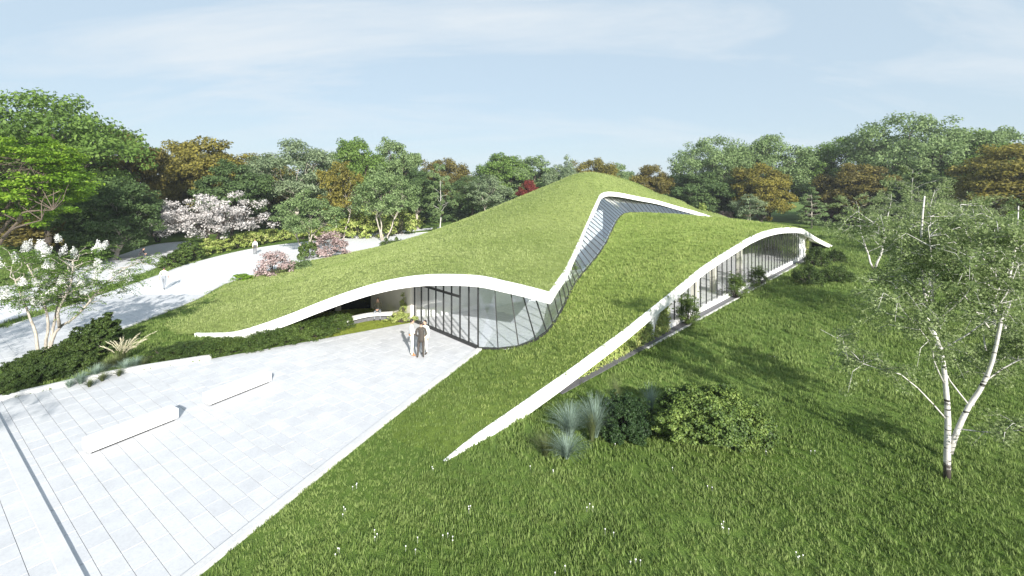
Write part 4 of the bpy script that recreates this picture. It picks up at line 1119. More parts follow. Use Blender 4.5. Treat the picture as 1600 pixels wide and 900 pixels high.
# right-hand birches
def birch_front():
    """two white stems from one foot, long thin limbs reaching left and right"""
    rs = np.random.RandomState(5); wood = MB(); CL = []; k = 12.8 / FPX
    def P(x, y, dy=0.0): return np.array([(x - 1480) * k, dy, (745 - y) * k])
    st1 = spline([P(1480, 748), P(1480, 700), P(1481, 650), P(1477, 595), P(1470, 545), P(1462, 500, .2), P(1456, 430, .3), P(1455, 360, .3), P(1460, 305, .3)], 16)
    st2 = spline([P(1484, 705), P(1492, 680), P(1512, 635), P(1528, 600, -.1), P(1538, 560, -.2), P(1545, 500, -.3), P(1556, 440, -.3), P(1575, 380, -.2), P(1585, 320, -.1)], 16)
    wood.tube(st1, [.088 - .0047 * i for i in range(16)], 10); wood.tube(st2, [.072 - .004 * i for i in range(16)], 10)
    lim = [[(1478, 652), (1445, 610, .2), (1415, 585, .5), (1390, 590, .7), (1350, 548, .9), (1320, 530, 1)], [(1475, 597), (1450, 560, -.2), (1425, 520, -.5), (1375, 470, -.7), (1360, 455, -.8)], [(1464, 510), (1440, 480, .2), (1400, 440, .4), (1375, 440, .5)],
           [(1458, 470), (1440, 400, -.3), (1425, 350, -.5)], [(1500, 668), (1535, 662, -.4), (1560, 648, -.7), (1588, 652, -.9)], [(1520, 632), (1550, 605, .3), (1580, 585, .6), (1625, 575, .9)], [(1530, 600), (1560, 560, -.3), (1590, 530, -.7), (1640, 490, -1)],
           [(1512, 628), (1499, 590, .4), (1497, 535, .6), (1520, 510, .8)], [(1545, 510), (1520, 460, .3), (1500, 420, .6), (1480, 380, .8)], [(1552, 470), (1590, 430, .3), (1630, 400, .5)], [(1556, 440), (1530, 390, -.4), (1515, 340, -.7)],
           [(1470, 545), (1500, 500, -.5), (1515, 450, -.9), (1530, 400, -1)], [(1462, 440), (1480, 390, .5), (1495, 340, .8)], [(1570, 400), (1600, 360, -.4), (1640, 330, -.6)], [(1460, 400), (1430, 370, .5), (1400, 350, .8)],
           [(1540, 545), (1580, 520, .8), (1610, 520, 1.4)], [(1557, 430), (1545, 370, .6), (1550, 320, .9)], [(1464, 500), (1470, 440, -.8), (1450, 390, -1.2)]]
    for L in lim:
        S_ = spline([P(*q) for q in L], 9); wood.tube(S_, [.022 * (1 - .095 * i) for i in range(9)], 6)
        low = L[-1][1] > 500; right = L[-1][0] > 1480
        for t in range(18 if not low else 13):
            s0 = S_[rs.randint(3 if not low else 4, 9)]; a = rs.rand() * 6.283; l2 = rs.uniform(.25, .75); m = s0 + np.array([math.cos(a) * l2, math.sin(a) * l2, rs.uniform(-.1, .35)]); tip = m + np.array([math.cos(a) * .3, math.sin(a) * .3, -rs.uniform(.1, .55)])
            wood.tube([s0, m, tip], [.010, .007, .002], 4, cap=False)
            for q in (m, (m + tip) / 2, tip, (s0 + m) / 2): CL.append((*(q + rs.normal(size=3) * .07), rs.uniform(.12, .26)))
    V, F = crown_from_clumps(CL, 33, .080, rs, up=.4, outw=.2, jit=.9, flat=.8)
    return wood.mesh('trunk', True), np_mesh('crown', V, F, 4)
p = at(1480, 746)
put_two('birch_tree', birch_front(), (p.x, p.y, -.03), 0, 1, 'front birch on the right lawn with two black marked white stems from one foot', 'tree', mats=(M['birch'], M['birchleaf']))
for x, Y, yt, w, pr, lab, sd in ((1366, 44, 300, 115, 'birch1', 'small birch standing free on the lawn left of the front birch', 3), (1452, 27, 292, 150, 'birch2', 'birch with a straight white stem directly behind the front birch', 6),
                             (1560, 24, 315, 210, 'birchw', 'leafy birch at the right edge just behind the front birch', 9), (1425, 60, 262, 95, 'slim', 'tall slim birch far behind, between the two nearer birches', 4), (1505, 50, 312, 130, 'birchw', 'middle distance birch behind the leafy right hand one', 2)):
    tree('birch_tree', pr, x, Y, yt, w, 'birch', 'birchleaf', lab, seed=sd)

# trees out of frame on the right and behind the viewer: they throw the long shadows across the lawn
for i, (x, y, h, w) in enumerate([(62, 40, 12, 5), (74, 52, 14, 6), (84, 66, 14, 6), (58, 26, 10, 4.5), (26, -8, 9, 4.2), (34, -5, 9.5, 4.6), (-14.0, 1.0, 8, 2.6), (-24, 11, 9, 3.0)]):
    ms, h0, w0 = PROTO[('dome1', 'airy1', 'dome2', 'dome3', 'birchw', 'birch2', 'birchw', 'birchw', 'birchw', 'birch2', 'birchw', 'birch2')[i]]
    put_two('broadleaf_tree', ms, (x, y, 0), i * 1.9, (w / w0, w / w0, h / h0), 'green tree beyond the picture whose shadow falls across the lawn', 'tree', 'trees around the viewer', mats=(M['barkdark'], M['green']))

# ---------------------------------------------------------------- planting near the pavilion
JUN = [needle_shrub(51, 1.0, .62, 48, .048, 70), needle_shrub(52, 1.0, .7, 48, .048, 70)]
def shrub_at(name, protos, i, X, Y, w, h, leaf, label, cat='shrub', group=None, d=None, z=0.0):
    ms = protos[i % len(protos)]; bx = max(abs(v.co.x) for v in ms[1].vertices); bz = max(v.co.z for v in ms[1].vertices); s = w / bx
    return put_two(name, ms, (X, Y, z), i * 1.9 if d is None else 0, (s, (d or w) / bx, h / bz), label, cat, group, ('stems', 'foliage'), (M['barkdark'], M[leaf]))
jl = [(6, 612, .8, .6), (30, 602, 1.0, .75), (62, 590, 1.1, .85), (98, 582, 1.15, .9), (70, 570, 1.1, .8), (104, 563, 1.1, .9), (128, 552, 1.0, .95), (40, 588, 1.0, .8), (120, 575, .9, .8), (18, 614, .7, .5)]
for i, (x, y, w, h) in enumerate(jl):
    p = at(x, y); shrub_at('juniper_shrub', JUN, i, p.x, p.y, w, h, 'juniper', 'dark spreading juniper in the planter corner at the left edge', 'shrub', 'junipers massed in the planter')
p = at(155, 552); shrub_at('juniper_shrub', [needle_shrub(53, .9, 1.4, 56, .07, 44)], 0, p.x, p.y, 1.15, 2.0, 'juniper', 'rounded upright juniper, the tallest bush behind the pampas grass')

def blade_plant(name, me, loc, sc, mat, label, cat='grass', group=None, part='blades'):
    o = empty(name, loc); tag(o, label, cat, group); o.scale = (sc, sc, sc)
    if not len(me.materials): me.materials.append(mat)
    c = bpy.data.objects.new(part, me); COL.objects.link(c); c.parent = o; c.material_slots[0].link = 'OBJECT'; c.material_slots[0].material = mat
    return o
FES = [fescue(61, 300, .6, .6, .008), fescue(62, 300, .65, .55, .008)]
p = at(191, 566); pam = blade_plant('pampas_grass', fescue(63, 260, 1.0, .55, .008), (p.x, p.y, 0), 1.0, M['oliveblade'], 'pampas grass with cream plumes arching over the planter at left', 'grass')
def plumes():
    rs = np.random.RandomState(8); vs, fs = [], []
    for i in range(26):
        a = rs.normal(.15, .8); L = rs.uniform(1.0, 1.6); side = rs.normal() * .35; pts = [np.array([math.sin(a) * L * .85 * t ** 1.4, side * t, 1.55 * L * .7 * (t - .32 * t ** 2.4)]) for t in np.linspace(0, 1, 8)]
        for s in range(4, 8):
            for m in range(26):
                c = pts[s - 1] + (pts[s] - pts[s - 1]) * rs.rand(); d = (pts[s] - pts[s - 1]); d /= np.linalg.norm(d); q = d * .10 + rs.normal(size=3) * .028; k = len(vs)
                w = np.cross(d, rs.normal(size=3)); w /= np.linalg.norm(w); vs += [c - w * .007, c + w * .007, c + q]; fs.append((k, k + 1, k + 2))
    return np_mesh('plume', vs, fs, 3)
link('plume', plumes(), pam, M['plume'])
gb = 'pale blue fescue tufts in the planter'
for i, (x, y, s, m_) in enumerate([(150, 590, 1.0, 'blueblade'), (126, 600, .8, 'blueblade'), (196, 580, .95, 'blueblade'), (165, 580, .9, 'oliveblade'), (178, 574, 1, 'oliveblade'), (212, 574, .8, 'blueblade'), (140, 605, .6, 'oliveblade'), (108, 606, .6, 'blueblade'), (186, 588, .6, 'oliveblade'), (225, 572, .6, 'oliveblade'), (160, 596, .7, 'oliveblade')]):
    p = at(x, y); blade_plant('fescue_tuft', FES[i % 2], (p.x, p.y, 0), s, M[m_], 'pale blue fescue tuft in the planter below the pampas grass' if m_ == 'blueblade' else 'olive grass tuft in the planter below the pampas grass', 'grass', gb if m_ == 'blueblade' else 'olive grass tufts in the planter')

# clipped hedge shrubs in front of the white roof edge
HED = [mound(71, .8, .7, .75, 70, 80, .055, cl=.19, skirt=.05), mound(72, .8, .7, .8, 70, 80, .055, cl=.19, skirt=.05)]
hp = spline([at(*q).to_2d() for q in [(243, 566), (290, 560), (340, 556), (395, 549), (440, 540), (490, 530), (525, 518)]], 14)
for i, q in enumerate(hp):
    s = .95 + .25 * rs.rand(); e = i > 10
    shrub_at('hedge_shrub', HED, i, float(q[0]), float(q[1]) + .55, .95 * s, (.5 + .04 * i) * s, 'juniper' if i < 3 else 'hedge', 'dark low shrub at the left end of the hedge bordering the plaza' if i < 3 else 'green shrub in the hedge between plaza and white roof edge', 'shrub',
             'dark low shrubs at the left end of the hedge' if i < 3 else 'hedge shrubs along the plaza')

# crape myrtle over the path, four bent pale stems
def crape():
    rs = np.random.RandomState(3); wood = MB(); leaves = []; flowers = []; Yd = 21.3; k = Yd / FPX
    def P(x, y, dy=0): return np.array([(x - 68) * k, dy, (563 - y) * k])
    st = [[P(64, 567), P(55, 545, .1), P(52, 520, .1), P(40, 500, .2), P(34, 482, .2), P(18, 455, .3), P(5, 430, .4)], [P(70, 563), P(68, 540, .3), P(70, 515, .4), P(75, 490, .4), P(80, 450, .5), P(95, 410, .6)], [P(74, 562), P(78, 535, -.2), P(85, 515, -.3), P(84, 490, -.3), P(76, 450, -.4), P(60, 410, -.5)],
          [P(77, 562), P(82, 530, 0), P(90, 512, .1), P(110, 500, .1), P(130, 478, .2), P(150, 450, .3), P(185, 420, .4)], [P(90, 512, .1), P(102, 500, -.3), P(108, 480, -.5), P(130, 440, -.6), P(140, 405, -.8)]]
    for s in st:
        S_ = spline(s, 14); wood.tube(S_, [.075 * (1 - .055 * i) for i in range(14)], 8)
        for b in range(19):
            o = S_[rs.randint(7, 14)]; a = rs.rand() * 6.283; L = rs.uniform(.6, 1.5); e = o + np.array([math.cos(a) * L, math.sin(a) * L * .9, rs.uniform(-.2, .9)]); B = bend(o, e, rs, 7, .12); wood.tube(B, [.022, .019, .016, .013, .010, .007, .003], 5, cap=False)
            # leaves stand in two ranks along drooping sprays
            for t in range(11):
                s0 = B[rs.randint(2, 7)]; aa = a + rs.normal() * .8; l2 = rs.uniform(.4, .8); c1 = s0 + np.array([math.cos(aa) * l2 * .6, math.sin(aa) * l2 * .6, rs.uniform(0, .2)]); c2 = c1 + np.array([math.cos(aa) * l2 * .5, math.sin(aa) * l2 * .5, -rs.uniform(.1, .35)])
                sp = spline([s0, c1, c2], 10)
                for j in range(1, 10):
                    d = sp[j] - sp[j - 1]; d /= np.linalg.norm(d); w = np.cross(d, [0, 0, 1.]); w /= np.linalg.norm(w) + 1e-6
                    for sg in (-1, 1): leaves.append((sp[j] + w * sg * .045, np.array([0, 0, 1.]) + rs.normal(size=3) * .45))
            if rs.rand() < .62: flowers.append(e + [0, 0, .12])
    for q in [(83, 375), (50, 385), (30, 405), (105, 400), (145, 390), (165, 388), (10, 395), (85, 455), (160, 440), (28, 420), (150, 452), (60, 388), (112, 392), (95, 430), (20, 458), (175, 430), (30, 480), (75, 388), (125, 425)]: flowers.append(P(*q, dy=rs.normal() * .6 - .2))
    C = np.array([l[0] for l in leaves]); N = np.array([l[1] for l in leaves]); N /= np.linalg.norm(N, axis=1)[:, None]
    V, F = leaf_arrays(C, N, .095 * rs.uniform(.7, 1.2, len(C)), rs, .55)
    fc = []
    for f in flowers:
        ax = np.array([rs.normal() * .35, rs.normal() * .35, 1]); L = rs.uniform(.22, .42)
        for t in np.linspace(0, 1, 5): fc.append((*(f + ax * L * t), .15 * (1 - .7 * t) + .03))
    V2, F2 = crown_from_clumps(fc, 34, .062, rs, up=.3, outw=.7, jit=.7, flat=1.0)
    return wood.mesh('trunk', True), np_mesh('crown', V, F, 4), np_mesh('blossom', V2, F2, 4)
p = at(68, 563)
put_two('crape_myrtle', crape(), (p.x, p.y, 0), 0, 1, 'white flowering tree on four bent pale stems rising from the junipers at left', 'tree', names=('trunk', 'crown', 'blossom'), mats=(M['barkpale'], M['green'], M['whitebloom']))

# foreground group on the right lawn
p = at(885, 716); blade_plant('fescue_tuft', fescue(81, 460, 1.05, 1.0, .010, .1), (p.x, p.y, 0), .70, M['blueblade'], 'silvery blue fescue tuft, front right of the grass group on the lawn')
p = at(852, 712); blade_plant('fescue_tuft', fescue(82, 380, .95, .85, .007, .08), (p.x, p.y, 0), .75, M['oliveblade'], 'small olive fescue tuft, leftmost of the grass group on the lawn')
p = at(893, 690); blade_plant('fescue_tuft', fescue(83, 460, 1.35, .95, .010, .1), (p.x, p.y + .3, 0), .85, M['blueblade'], 'tall silvery blue fescue tuft in the middle of the grass group')
p = at(930, 682); blade_plant('fescue_tuft', fescue(84, 420, 1.5, .8, .010, .1), (p.x, p.y, 0), .95, M['blueblade'], 'tallest bluish fescue tuft beside the dark yew bush')
p = at(925, 690); blade_plant('fescue_tuft', fescue(85, 300, 1.2, .35, .005, .08), (p.x, p.y, 0), .9, M['oliveblade'], 'thin olive fescue tuft at the foot of the tallest bluish one')
p = at(962, 640); blade_plant('fescue_tuft', fescue(86, 300, 1.4, .5, .005, .08), (p.x, p.y, 0), .95, M['oliveblade'], 'olive fescue tuft behind the dark yew bush')
p = at(1016, 642); blade_plant('fescue_tuft', fescue(87, 300, 1.2, .5, .005, .08), (p.x, p.y, 0), .9, M['blueblade'], 'bluish fescue tuft between the yew and the pine bush')
p = at(985, 692); shrub_at('yew_bush', [mound(91, 1.0, 1.0, 1.1, 190, 120, .06, 1, cl=.16, skirt=.04)], 0, p.x, p.y + .6, 1.08, 1.4, 'yew', 'nearly black yew bush between the blue grasses and the pine bush')
p = at(1118, 712); shrub_at('pine_bush', [needle_shrub(92, 1.7, 1.5, 130, .075, 100)], 0, p.x + .1, p.y + .75, 2.25, 1.85, 'pine', 'broad dark pine bush with light green shoot tips on the right lawn', d=1.5)
# shrubs beside the long facade
for x, y, w, h, lab in ((1272, 446, 60, 1.35, 'left one of the dark shrubs beside the end of the long facade'), (1318, 442, 60, 1.1, 'right one of the dark shrubs beside the end of the long facade'), (1284, 418, 42, 1.7, 'tall dark shrub against the end of the long facade'), (1312, 410, 34, 1.1, 'low dark round shrub standing apart right of the facade end')):
    p = at(x, y); W = w * p.y / FPX / 2; shrub_at('evergreen_shrub', HED, x, p.x, p.y + W * .5, W, h * 1.25, 'juniper', lab)
YEW = [mound(95, .72, .72, 2.4, 90, 60, .06, 1, cl=.17, skirt=.04)]
for x, y, h, lab in ((1075, 513, 1.75, 'small bushy evergreen before the long facade, nearest the viewer'), (1151, 463, 1.75, 'small bushy evergreen before the middle of the long facade'), (1184, 447, 1.6, 'small bushy evergreen before the long facade, farthest from the viewer')):
    px, py, pz, d = on_facade(x, y, .1); put_two('evergreen_shrub', YEW[0], (*lp(d, .1), 0), x, (.95, .95, h / 2.4), lab, 'shrub', mats=(M['barkdark'], M['pine']), names=('stems', 'foliage'))

# climbers on the solid part of the long wall
def climber(pts, dens, seed):
    """leaves and stems inside an outline given as (d, z) on the wall face"""
    rs = np.random.RandomState(seed); ds_ = [a for a, b in pts]; zs = [b for a, b in pts]; n = int((max(ds_) - min(ds_)) * (max(zs) - min(zs)) * dens)
    a, b = rs.uniform(min(ds_), max(ds_), n), rs.uniform(min(zs), max(zs), n); k = inside(pts, a + rs.normal(size=n) * .05, b); a, b = a[k], b[k]; w = W0 - .1 - rs.rand(len(a)) ** 2 * .22
    C = np.stack([TIP[0] + a * U[0] + w * NL[0], TIP[1] + a * U[1] + w * NL[1], b], 1); N = np.array([-NL[0], -NL[1], .45]) + rs.normal(size=(len(a), 3)) * .55; N /= np.linalg.norm(N, axis=1)[:, None]
    V, F = leaf_arrays(C, N, .10 * rs.uniform(.6, 1.3, len(a)), rs, .8); wood = MB()
    for i in range(5):
        d0 = rs.uniform(min(ds_), max(ds_)); zt = .55 * max(zs); wood.tube([(*lp(d0, W0 - .1), -.02), (*lp(d0 + .1, W0 - .1), zt * .5), (*lp(d0, W0 - .1), zt)], [.02, .014, .004], 4)
    return wood.mesh('stems', True), np_mesh('foliage', V, F, 4)
for pts, lab in (([(7.5, 0), (8.0, .5), (9, .85), (10.2, 1.0), (11.3, .9), (11.8, 0)], 'rounded climber mound, leftmost on the pale side wall'), ([(11.4, 0), (11.5, .9), (12.0, 1.45), (12.8, 1.55), (13.6, 1.45), (14.3, .75), (14.6, 0)], 'broad climber in the middle of the pale side wall'), ([(14.7, 0), (15.2, .8), (15.9, 1.75), (16.35, 1.9), (16.5, 0)], 'pointed climber beside the first mullion of the long facade')):
    put_two('climbing_plant', climber(pts, 900, int(pts[0][0] * 10)), (0, 0, 0), 0, 1, lab, 'climber', names=('stems', 'foliage'), mats=(M['barkdark'], M['ivy']))
put_two('climbing_plant', climber([(52.6, 0), (52.7, 2.2), (53.6, 2.2), (53.9, 0)], 300, 9), (0, 0, 0), 0, 1, 'climber at the far end wall of the long facade', 'climber', names=('stems', 'foliage'), mats=(M['barkdark'], M['ivy']))
# low lime shrub in the sheltered corner
shl_p = at(632, 507); shrub_at('corner_shrub', [mound(97, .7, .5, .6, 40, 40, .07, cl=.2)], 0, shl_p.x - .3, shl_p.y + .35, 1.1, .7, 'ivy', 'low yellow green shrub against the beige wall beside the entrance', d=.6)
shrub_at('corner_shrub', [mound(98, .3, .3, 1.5, 40, 40, .07, cl=.2, skirt=.02)], 0, shl_p.x - .25, shl_p.y + .75, .32, 1.75, 'ivy', 'upright yellow green shrub against the beige wall beside the entrance')

# lime lawn of the sheltered corner
cor = [tuple(at(*q).to_2d()) for q in [(496, 531), (520, 527), (640, 505)]] + [(-5.95, 27.35), (-7.4, 29.1), (-9.3, 30.4), (-11.5, 29.9), (-13.5, 28.8), (-14.2, 27.0), (-12, 25.2)]
M['cornerlawn'] = lawnmat('corner_lawn', (.20, .25, .04), (.25, .30, .06), None)
flat_poly('corner_lawn', cor, .02, M['cornerlawn'])
S = scatter_rects([(-15, -5, 22, 31, 60, .55)], 17); S = S[inside(cor, S[:, 0], S[:, 1])]
M['cornerblade'] = blademat('corner_blade', [(.17, .22, .03), (.24, .30, .05), (.30, .35, .08)])
tufts('corner_grass', np.c_[S[:, :2], np.full(len(S), .015)], S[:, 2], tuft_set('corner_tufts', M['cornerblade'], 3, 8, .07, .09, .016, .04), 4)

# white clover heads on the lawn
mb = MB(); rs2 = np.random.RandomState(4)
spots = [at(*q) for q in ((554, 765), (532, 803), (586, 842), (640, 860), (532, 862), (700, 844), (732, 798), (676, 735), (828, 740), (862, 742), (922, 797), (1130, 830), (1244, 872), (1195, 705), (1275, 712), (1210, 560), (945, 835), (885, 893), (990, 880), (864, 893), (1352, 600), (1110, 766), (1040, 735), (955, 700))]
for s in spots:
    for j in range(rs2.randint(1, 6)):
        x, y = s.x + rs2.normal() * .09, s.y + rs2.normal() * .09; h = rs2.uniform(.09, .12); mb.tube([(x, y, -.03), (x, y, h)], [.0015, .001], 3); mb.ball((x, y, h), .015, 6, 4)
o = mb.build('clover_flowers', M['flower']); o['kind'] = 'stuff'

# ---------------------------------------------------------------- benches, people, small things
def bench(loc, rz, label):
    o = empty('bench', loc, rz); tag(o, label, 'bench', 'white benches on the plaza')
    mb = MB(); L, Wd, z0, z1, b = 2.4, .5, .07, .42, .012
    vs = []
    for z, i in ((z0, b), (z0 + b, 0), (z1 - b, 0), (z1, b)): vs += [(sx * (L / 2 - i), sy * (Wd / 2 - i), z) for sx, sy in ((-1, -1), (1, -1), (1, 1), (-1, 1))]
    fs = [(3, 2, 1, 0), (12, 13, 14, 15)] + [(k * 4 + j, k * 4 + (j + 1) % 4, k * 4 + 4 + (j + 1) % 4, k * 4 + 4 + j) for k in range(3) for j in range(4)]
    mb.add(vs, fs); mb.build('seat_block', M['bench'], o)
    mb = MB(); mb.box(0, 0, .04, L - .16, Wd - .14, .08); mb.build('plinth', M['metal'], o); return o
ba = math.atan2(2.08, 1.15)
bench((-12.46, 14.95, .01), ba, 'white block bench nearest the viewer on the plaza')
bench((-10.81, 17.98, .01), ba, 'white block bench farther back on the plaza, toward the entrance')

def curved_bench():
    o = empty('curved_bench', (0, 0, 0)); tag(o, 'long curved white bench in the sheltered corner beside the entrance', 'bench')
    L = spline([tuple(at(x, y, .45).to_2d()) for x, y in ((537, 504), (548, 499.5), (560, 496), (580, 492), (600, 491), (614, 490))], 24)
    ribbon('seat_slab', L, .55, .36, .45, M['bench'], o); ribbon('support', L, .12, .0, .365, M['gravel'], o, .3); return o
curved_bench()

def skin_body(name, verts, edges, radii, mats, seg_mat, parent):
    """one continuous body grown round a skeleton; every face takes the cloth of its nearest bone"""
    me = bpy.data.meshes.new(name); me.from_pydata(verts, edges, []); o = bpy.data.objects.new(name, me); COL.objects.link(o)
    sk = o.modifiers.new('skin', 'SKIN'); sk.use_smooth_shade = True; o.modifiers.new('sub', 'SUBSURF').levels = 1
    for v, r in zip(me.skin_vertices[0].data, radii): v.radius = r if hasattr(r, '__len__') else (r, r)
    me.skin_vertices[0].data[0].use_root = True
    dg = bpy.context.evaluated_depsgraph_get(); new = bpy.data.meshes.new_from_object(o.evaluated_get(dg)); bpy.data.objects.remove(o); bpy.data.meshes.remove(me)
    new.name = name; new.materials.clear()
    for m in mats: new.materials.append(m)
    A = np.array([verts[a] for a, b in edges]); B = np.array([verts[b] for a, b in edges])
    for p in new.polygons:
        c = np.array(p.center); t = np.clip(((c - A) * (B - A)).sum(1) / (((B - A) ** 2).sum(1) + 1e-9), 0, 1); d = np.linalg.norm(A + (B - A) * t[:, None] - c, axis=1) - np.array([.5 * min(np.atleast_1d(radii[a])[0], np.atleast_1d(radii[b])[0]) for a, b in edges])
        p.material_index = seg_mat[int(np.argmin(d))]; p.use_smooth = True
    q = bpy.data.objects.new(name, new); COL.objects.link(q); q.parent = parent; return q

def hand_mesh(wrist, dirv, palm_n, side):
    """palm, four unequal curled fingers and a thumb off its side"""
    w, d, n = Vector(wrist), Vector(dirv).normalized(), Vector(palm_n); n = (n - d * n.dot(d)).normalized(); s = d.cross(n) * side; mb = MB()
    mb.tube([w - d * .015, w + d * .03, w + d * .075, w + d * .092], [.022, .034, .038, .030], 8, .55)
    for i, L in enumerate((.068, .078, .072, .055)):
        b = w + d * .085 + s * (.028 - .0185 * i); mb.tube([b, b + d * L * .45 + n * .006, b + d * L * .78 + n * .022, b + d * L * .92 + n * .04], [.0095, .009, .008, .006], 6)
    b = w + d * .03 + s * .03; mb.tube([b, b + s * .022 + d * .025, b + s * .026 + d * .055 + n * .012], [.012, .0105, .008], 6); return mb

def person(loc, rz, label, pose, top, legs, shoes, group=None, jacket=None, hat=None, belt=None, height=1.0, sleeve=True):
    o = empty('person', loc, rz); tag(o, label, 'person', group); o.scale = (height,) * 3
    J = {'pelvis': (0, 0, .93), 'waist': (0, .005, 1.10), 'chest': (0, .0, 1.30), 'collar': (0, -.01, 1.44), 'neck': (0, .0, 1.50), 'skull': (0, .02, 1.57)}
    for s, k in ((-1, 'L'), (1, 'R')):
        J.update({'hip' + k: (s * .095, 0, .90), 'knee' + k: (s * .10, .02, .49), 'ankle' + k: (s * .105, -.01, .09), 'ball' + k: (s * .115, .10, .045), 'toe' + k: (s * .12, .165, .035),
                  'sh' + k: (s * .185, -.01, 1.405), 'el' + k: (s * .235, -.02, 1.12), 'wr' + k: (s * .235, .06, .885)})
    J.update(pose)
    names = ['pelvis', 'waist', 'chest', 'collar', 'neck', 'skull'] + [a + k for k in 'LR' for a in ('hip', 'knee', 'ankle', 'ball', 'toe', 'sh', 'el', 'wr')]
    ix = {n: i for i, n in enumerate(names)}
    rad = {'pelvis': (.135, .105), 'waist': (.125, .09), 'chest': (.145, .105), 'collar': (.09, .07), 'neck': .05, 'skull': .055, 'hip': .088, 'knee': .058, 'ankle': .042, 'ball': (.042, .03), 'toe': (.034, .022), 'sh': .062, 'el': .044, 'wr': .030}
    R_ = [rad[n if n in rad else n[:-1]] for n in names]
    E, S_ = [], []
    def e(a, b, m): E.append((ix[a], ix[b])); S_.append(m)
    e('pelvis', 'waist', 1 if jacket is None else 0); e('waist', 'chest', 0); e('chest', 'collar', 0); e('collar', 'neck', 2); e('neck', 'skull', 2)
    for k in 'LR':
        e('pelvis', 'hip' + k, 1); e('hip' + k, 'knee' + k, 1); e('knee' + k, 'ankle' + k, 1); e('ankle' + k, 'ball' + k, 3); e('ball' + k, 'toe' + k, 3)
        e('collar', 'sh' + k, 0); e('sh' + k, 'el' + k, 0); e('el' + k, 'wr' + k, 0 if sleeve else 2)
    skin_body('body', [J[n] for n in names], E, R_, [M[top], M[legs], M['skin'], M[shoes]], S_, o)
    c = Vector(J['skull']) + Vector((0, .005, .075)); hd = MB(); hd.ball(c, (.074, .093, .113), 12, 10)
    hd.v = [(x, y + (.012 if z < c.z - .03 and y > c.y + .04 else 0), z) for x, y, z in hd.v]
    hd.tube([c + Vector((0, .083, .012)), c + Vector((0, .104, -.018)), c + Vector((0, .086, -.028))], [.009, .015, .008], 6)
    for s in (-1, 1): hd.ball(c + Vector((s * .076, -.005, -.005)), (.011, .022, .032), 6, 5)
    head = hd.build('head', M['skin'], o, True)
    ey = MB(); [ey.ball(c + Vector((s * .03, .081, .012)), (.011, .008, .007), 6, 4) for s in (-1, 1)]; ey.build('eyes', M['hair'], head)
    mo = MB(); mo.tube([c + Vector((-.024, .087, -.056)), c + Vector((0, .096, -.058)), c + Vector((.024, .087, -.056))], [.003, .006, .003], 5); mo.build('mouth', M['tan'], head)
    hr = MB(); hr.ball(c + Vector((0, -.016, .026)), (.081, .094, .104), 12, 10)
    hr.v = [(x, y, max(z, c.z - .045 + (.085 if y > c.y + .035 else 0))) for x, y, z in hr.v]; hr.build('hair', M['hair'], o, True)
    for s, k in ((-1, 'L'), (1, 'R')):
        wv, ev = Vector(J['wr' + k]), Vector(J['el' + k]); hand_mesh(wv, wv - ev, pose.get('palm' + k, (-s, 0, .0)), -s if (wv - ev).z < -.5 else s).build('hand', M['skin'], o, True)
    if jacket:
        mb = MB(); ch = Vector(J['chest']); pv = Vector(J['pelvis']); mb.tube([pv + Vector((0, 0, -.13)), pv + Vector((0, 0, .02)), Vector(J['waist']), ch, Vector(J['collar']) + Vector((0, 0, .0))], [.198, .185, .165, .188, .10], 14, .70)
        mb.build('jacket', M[jacket], o, True)
    if belt:
        mb = MB(); pv = Vector(J['waist']) + Vector((0, 0, -.10)); mb.tube([pv, pv + Vector((0, 0, .045))], [.158, .158], 14, .78); mb.build('belt', M[belt], o, True)
    return o
p = at(643, 556)
person((p.x, p.y, .012), R(-62), 'man in a white shirt and cream trousers with a tan belt, one hand held out', {'elR': (.24, .06, 1.14), 'wrR': (.17, .32, 1.16), 'palmR': (0, 0, 1), 'kneeL': (-.10, .05, .49), 'toeL': (-.14, .16, .035)}, 'shirtwhite', 'trousercream', 'tan', belt='tan')
p = at(658, 560)
person((p.x, p.y, .012), R(8), 'man in a brown suit seen from behind, facing the entrance', {'elL': (-.25, .0, 1.12), 'wrL': (-.17, .17, 1.0), 'elR': (.25, .0, 1.12), 'wrR': (.17, .17, 1.0), 'hipL': (-.1, 0, .9), 'ankleL': (-.16, -.02, .09), 'ballL': (-.19, .08, .045), 'toeL': (-.21, .14, .035), 'kneeL': (-.13, .0, .49)}, 'suit', 'suit', 'shoe', jacket='suit')
p = at(664.5, 553)
person((p.x, p.y, .012), R(150), 'person in pale trousers almost hidden behind the man in the brown suit', {}, 'shirtwhite', 'trousercream', 'shoe', height=.93)
p = at(256, 452.5)
person((p.x, p.y, .018), R(14), 'person in a white top and grey trousers walking away along the wide path', {'kneeL': (-.1, .16, .52), 'ankleL': (-.1, .20, .10), 'ballL': (-.1, .30, .06), 'toeL': (-.1, .36, .07), 'kneeR': (.1, -.03, .49), 'ankleR': (.1, -.24, .14), 'ballR': (.1, -.16, .05), 'toeR': (.1, -.10, .035), 'elL': (-.25, -.12, 1.14), 'wrL': (-.24, -.12, .88), 'elR': (.25, .02, 1.13), 'wrR': (.23, .18, .95)}, 'shirtwhite', 'jeans', 'greycloth', sleeve=False)
p = at(398.5, 397)
person((p.x, p.y, .01), R(200), 'person in a white top and dark trousers on the path by the lime hedge', {'kneeR': (.1, .08, .5), 'ankleR': (.1, .1, .09), 'ballR': (.1, .2, .045), 'toeR': (.1, .26, .035)}, 'shirtwhite', 'greycloth', 'shoe')
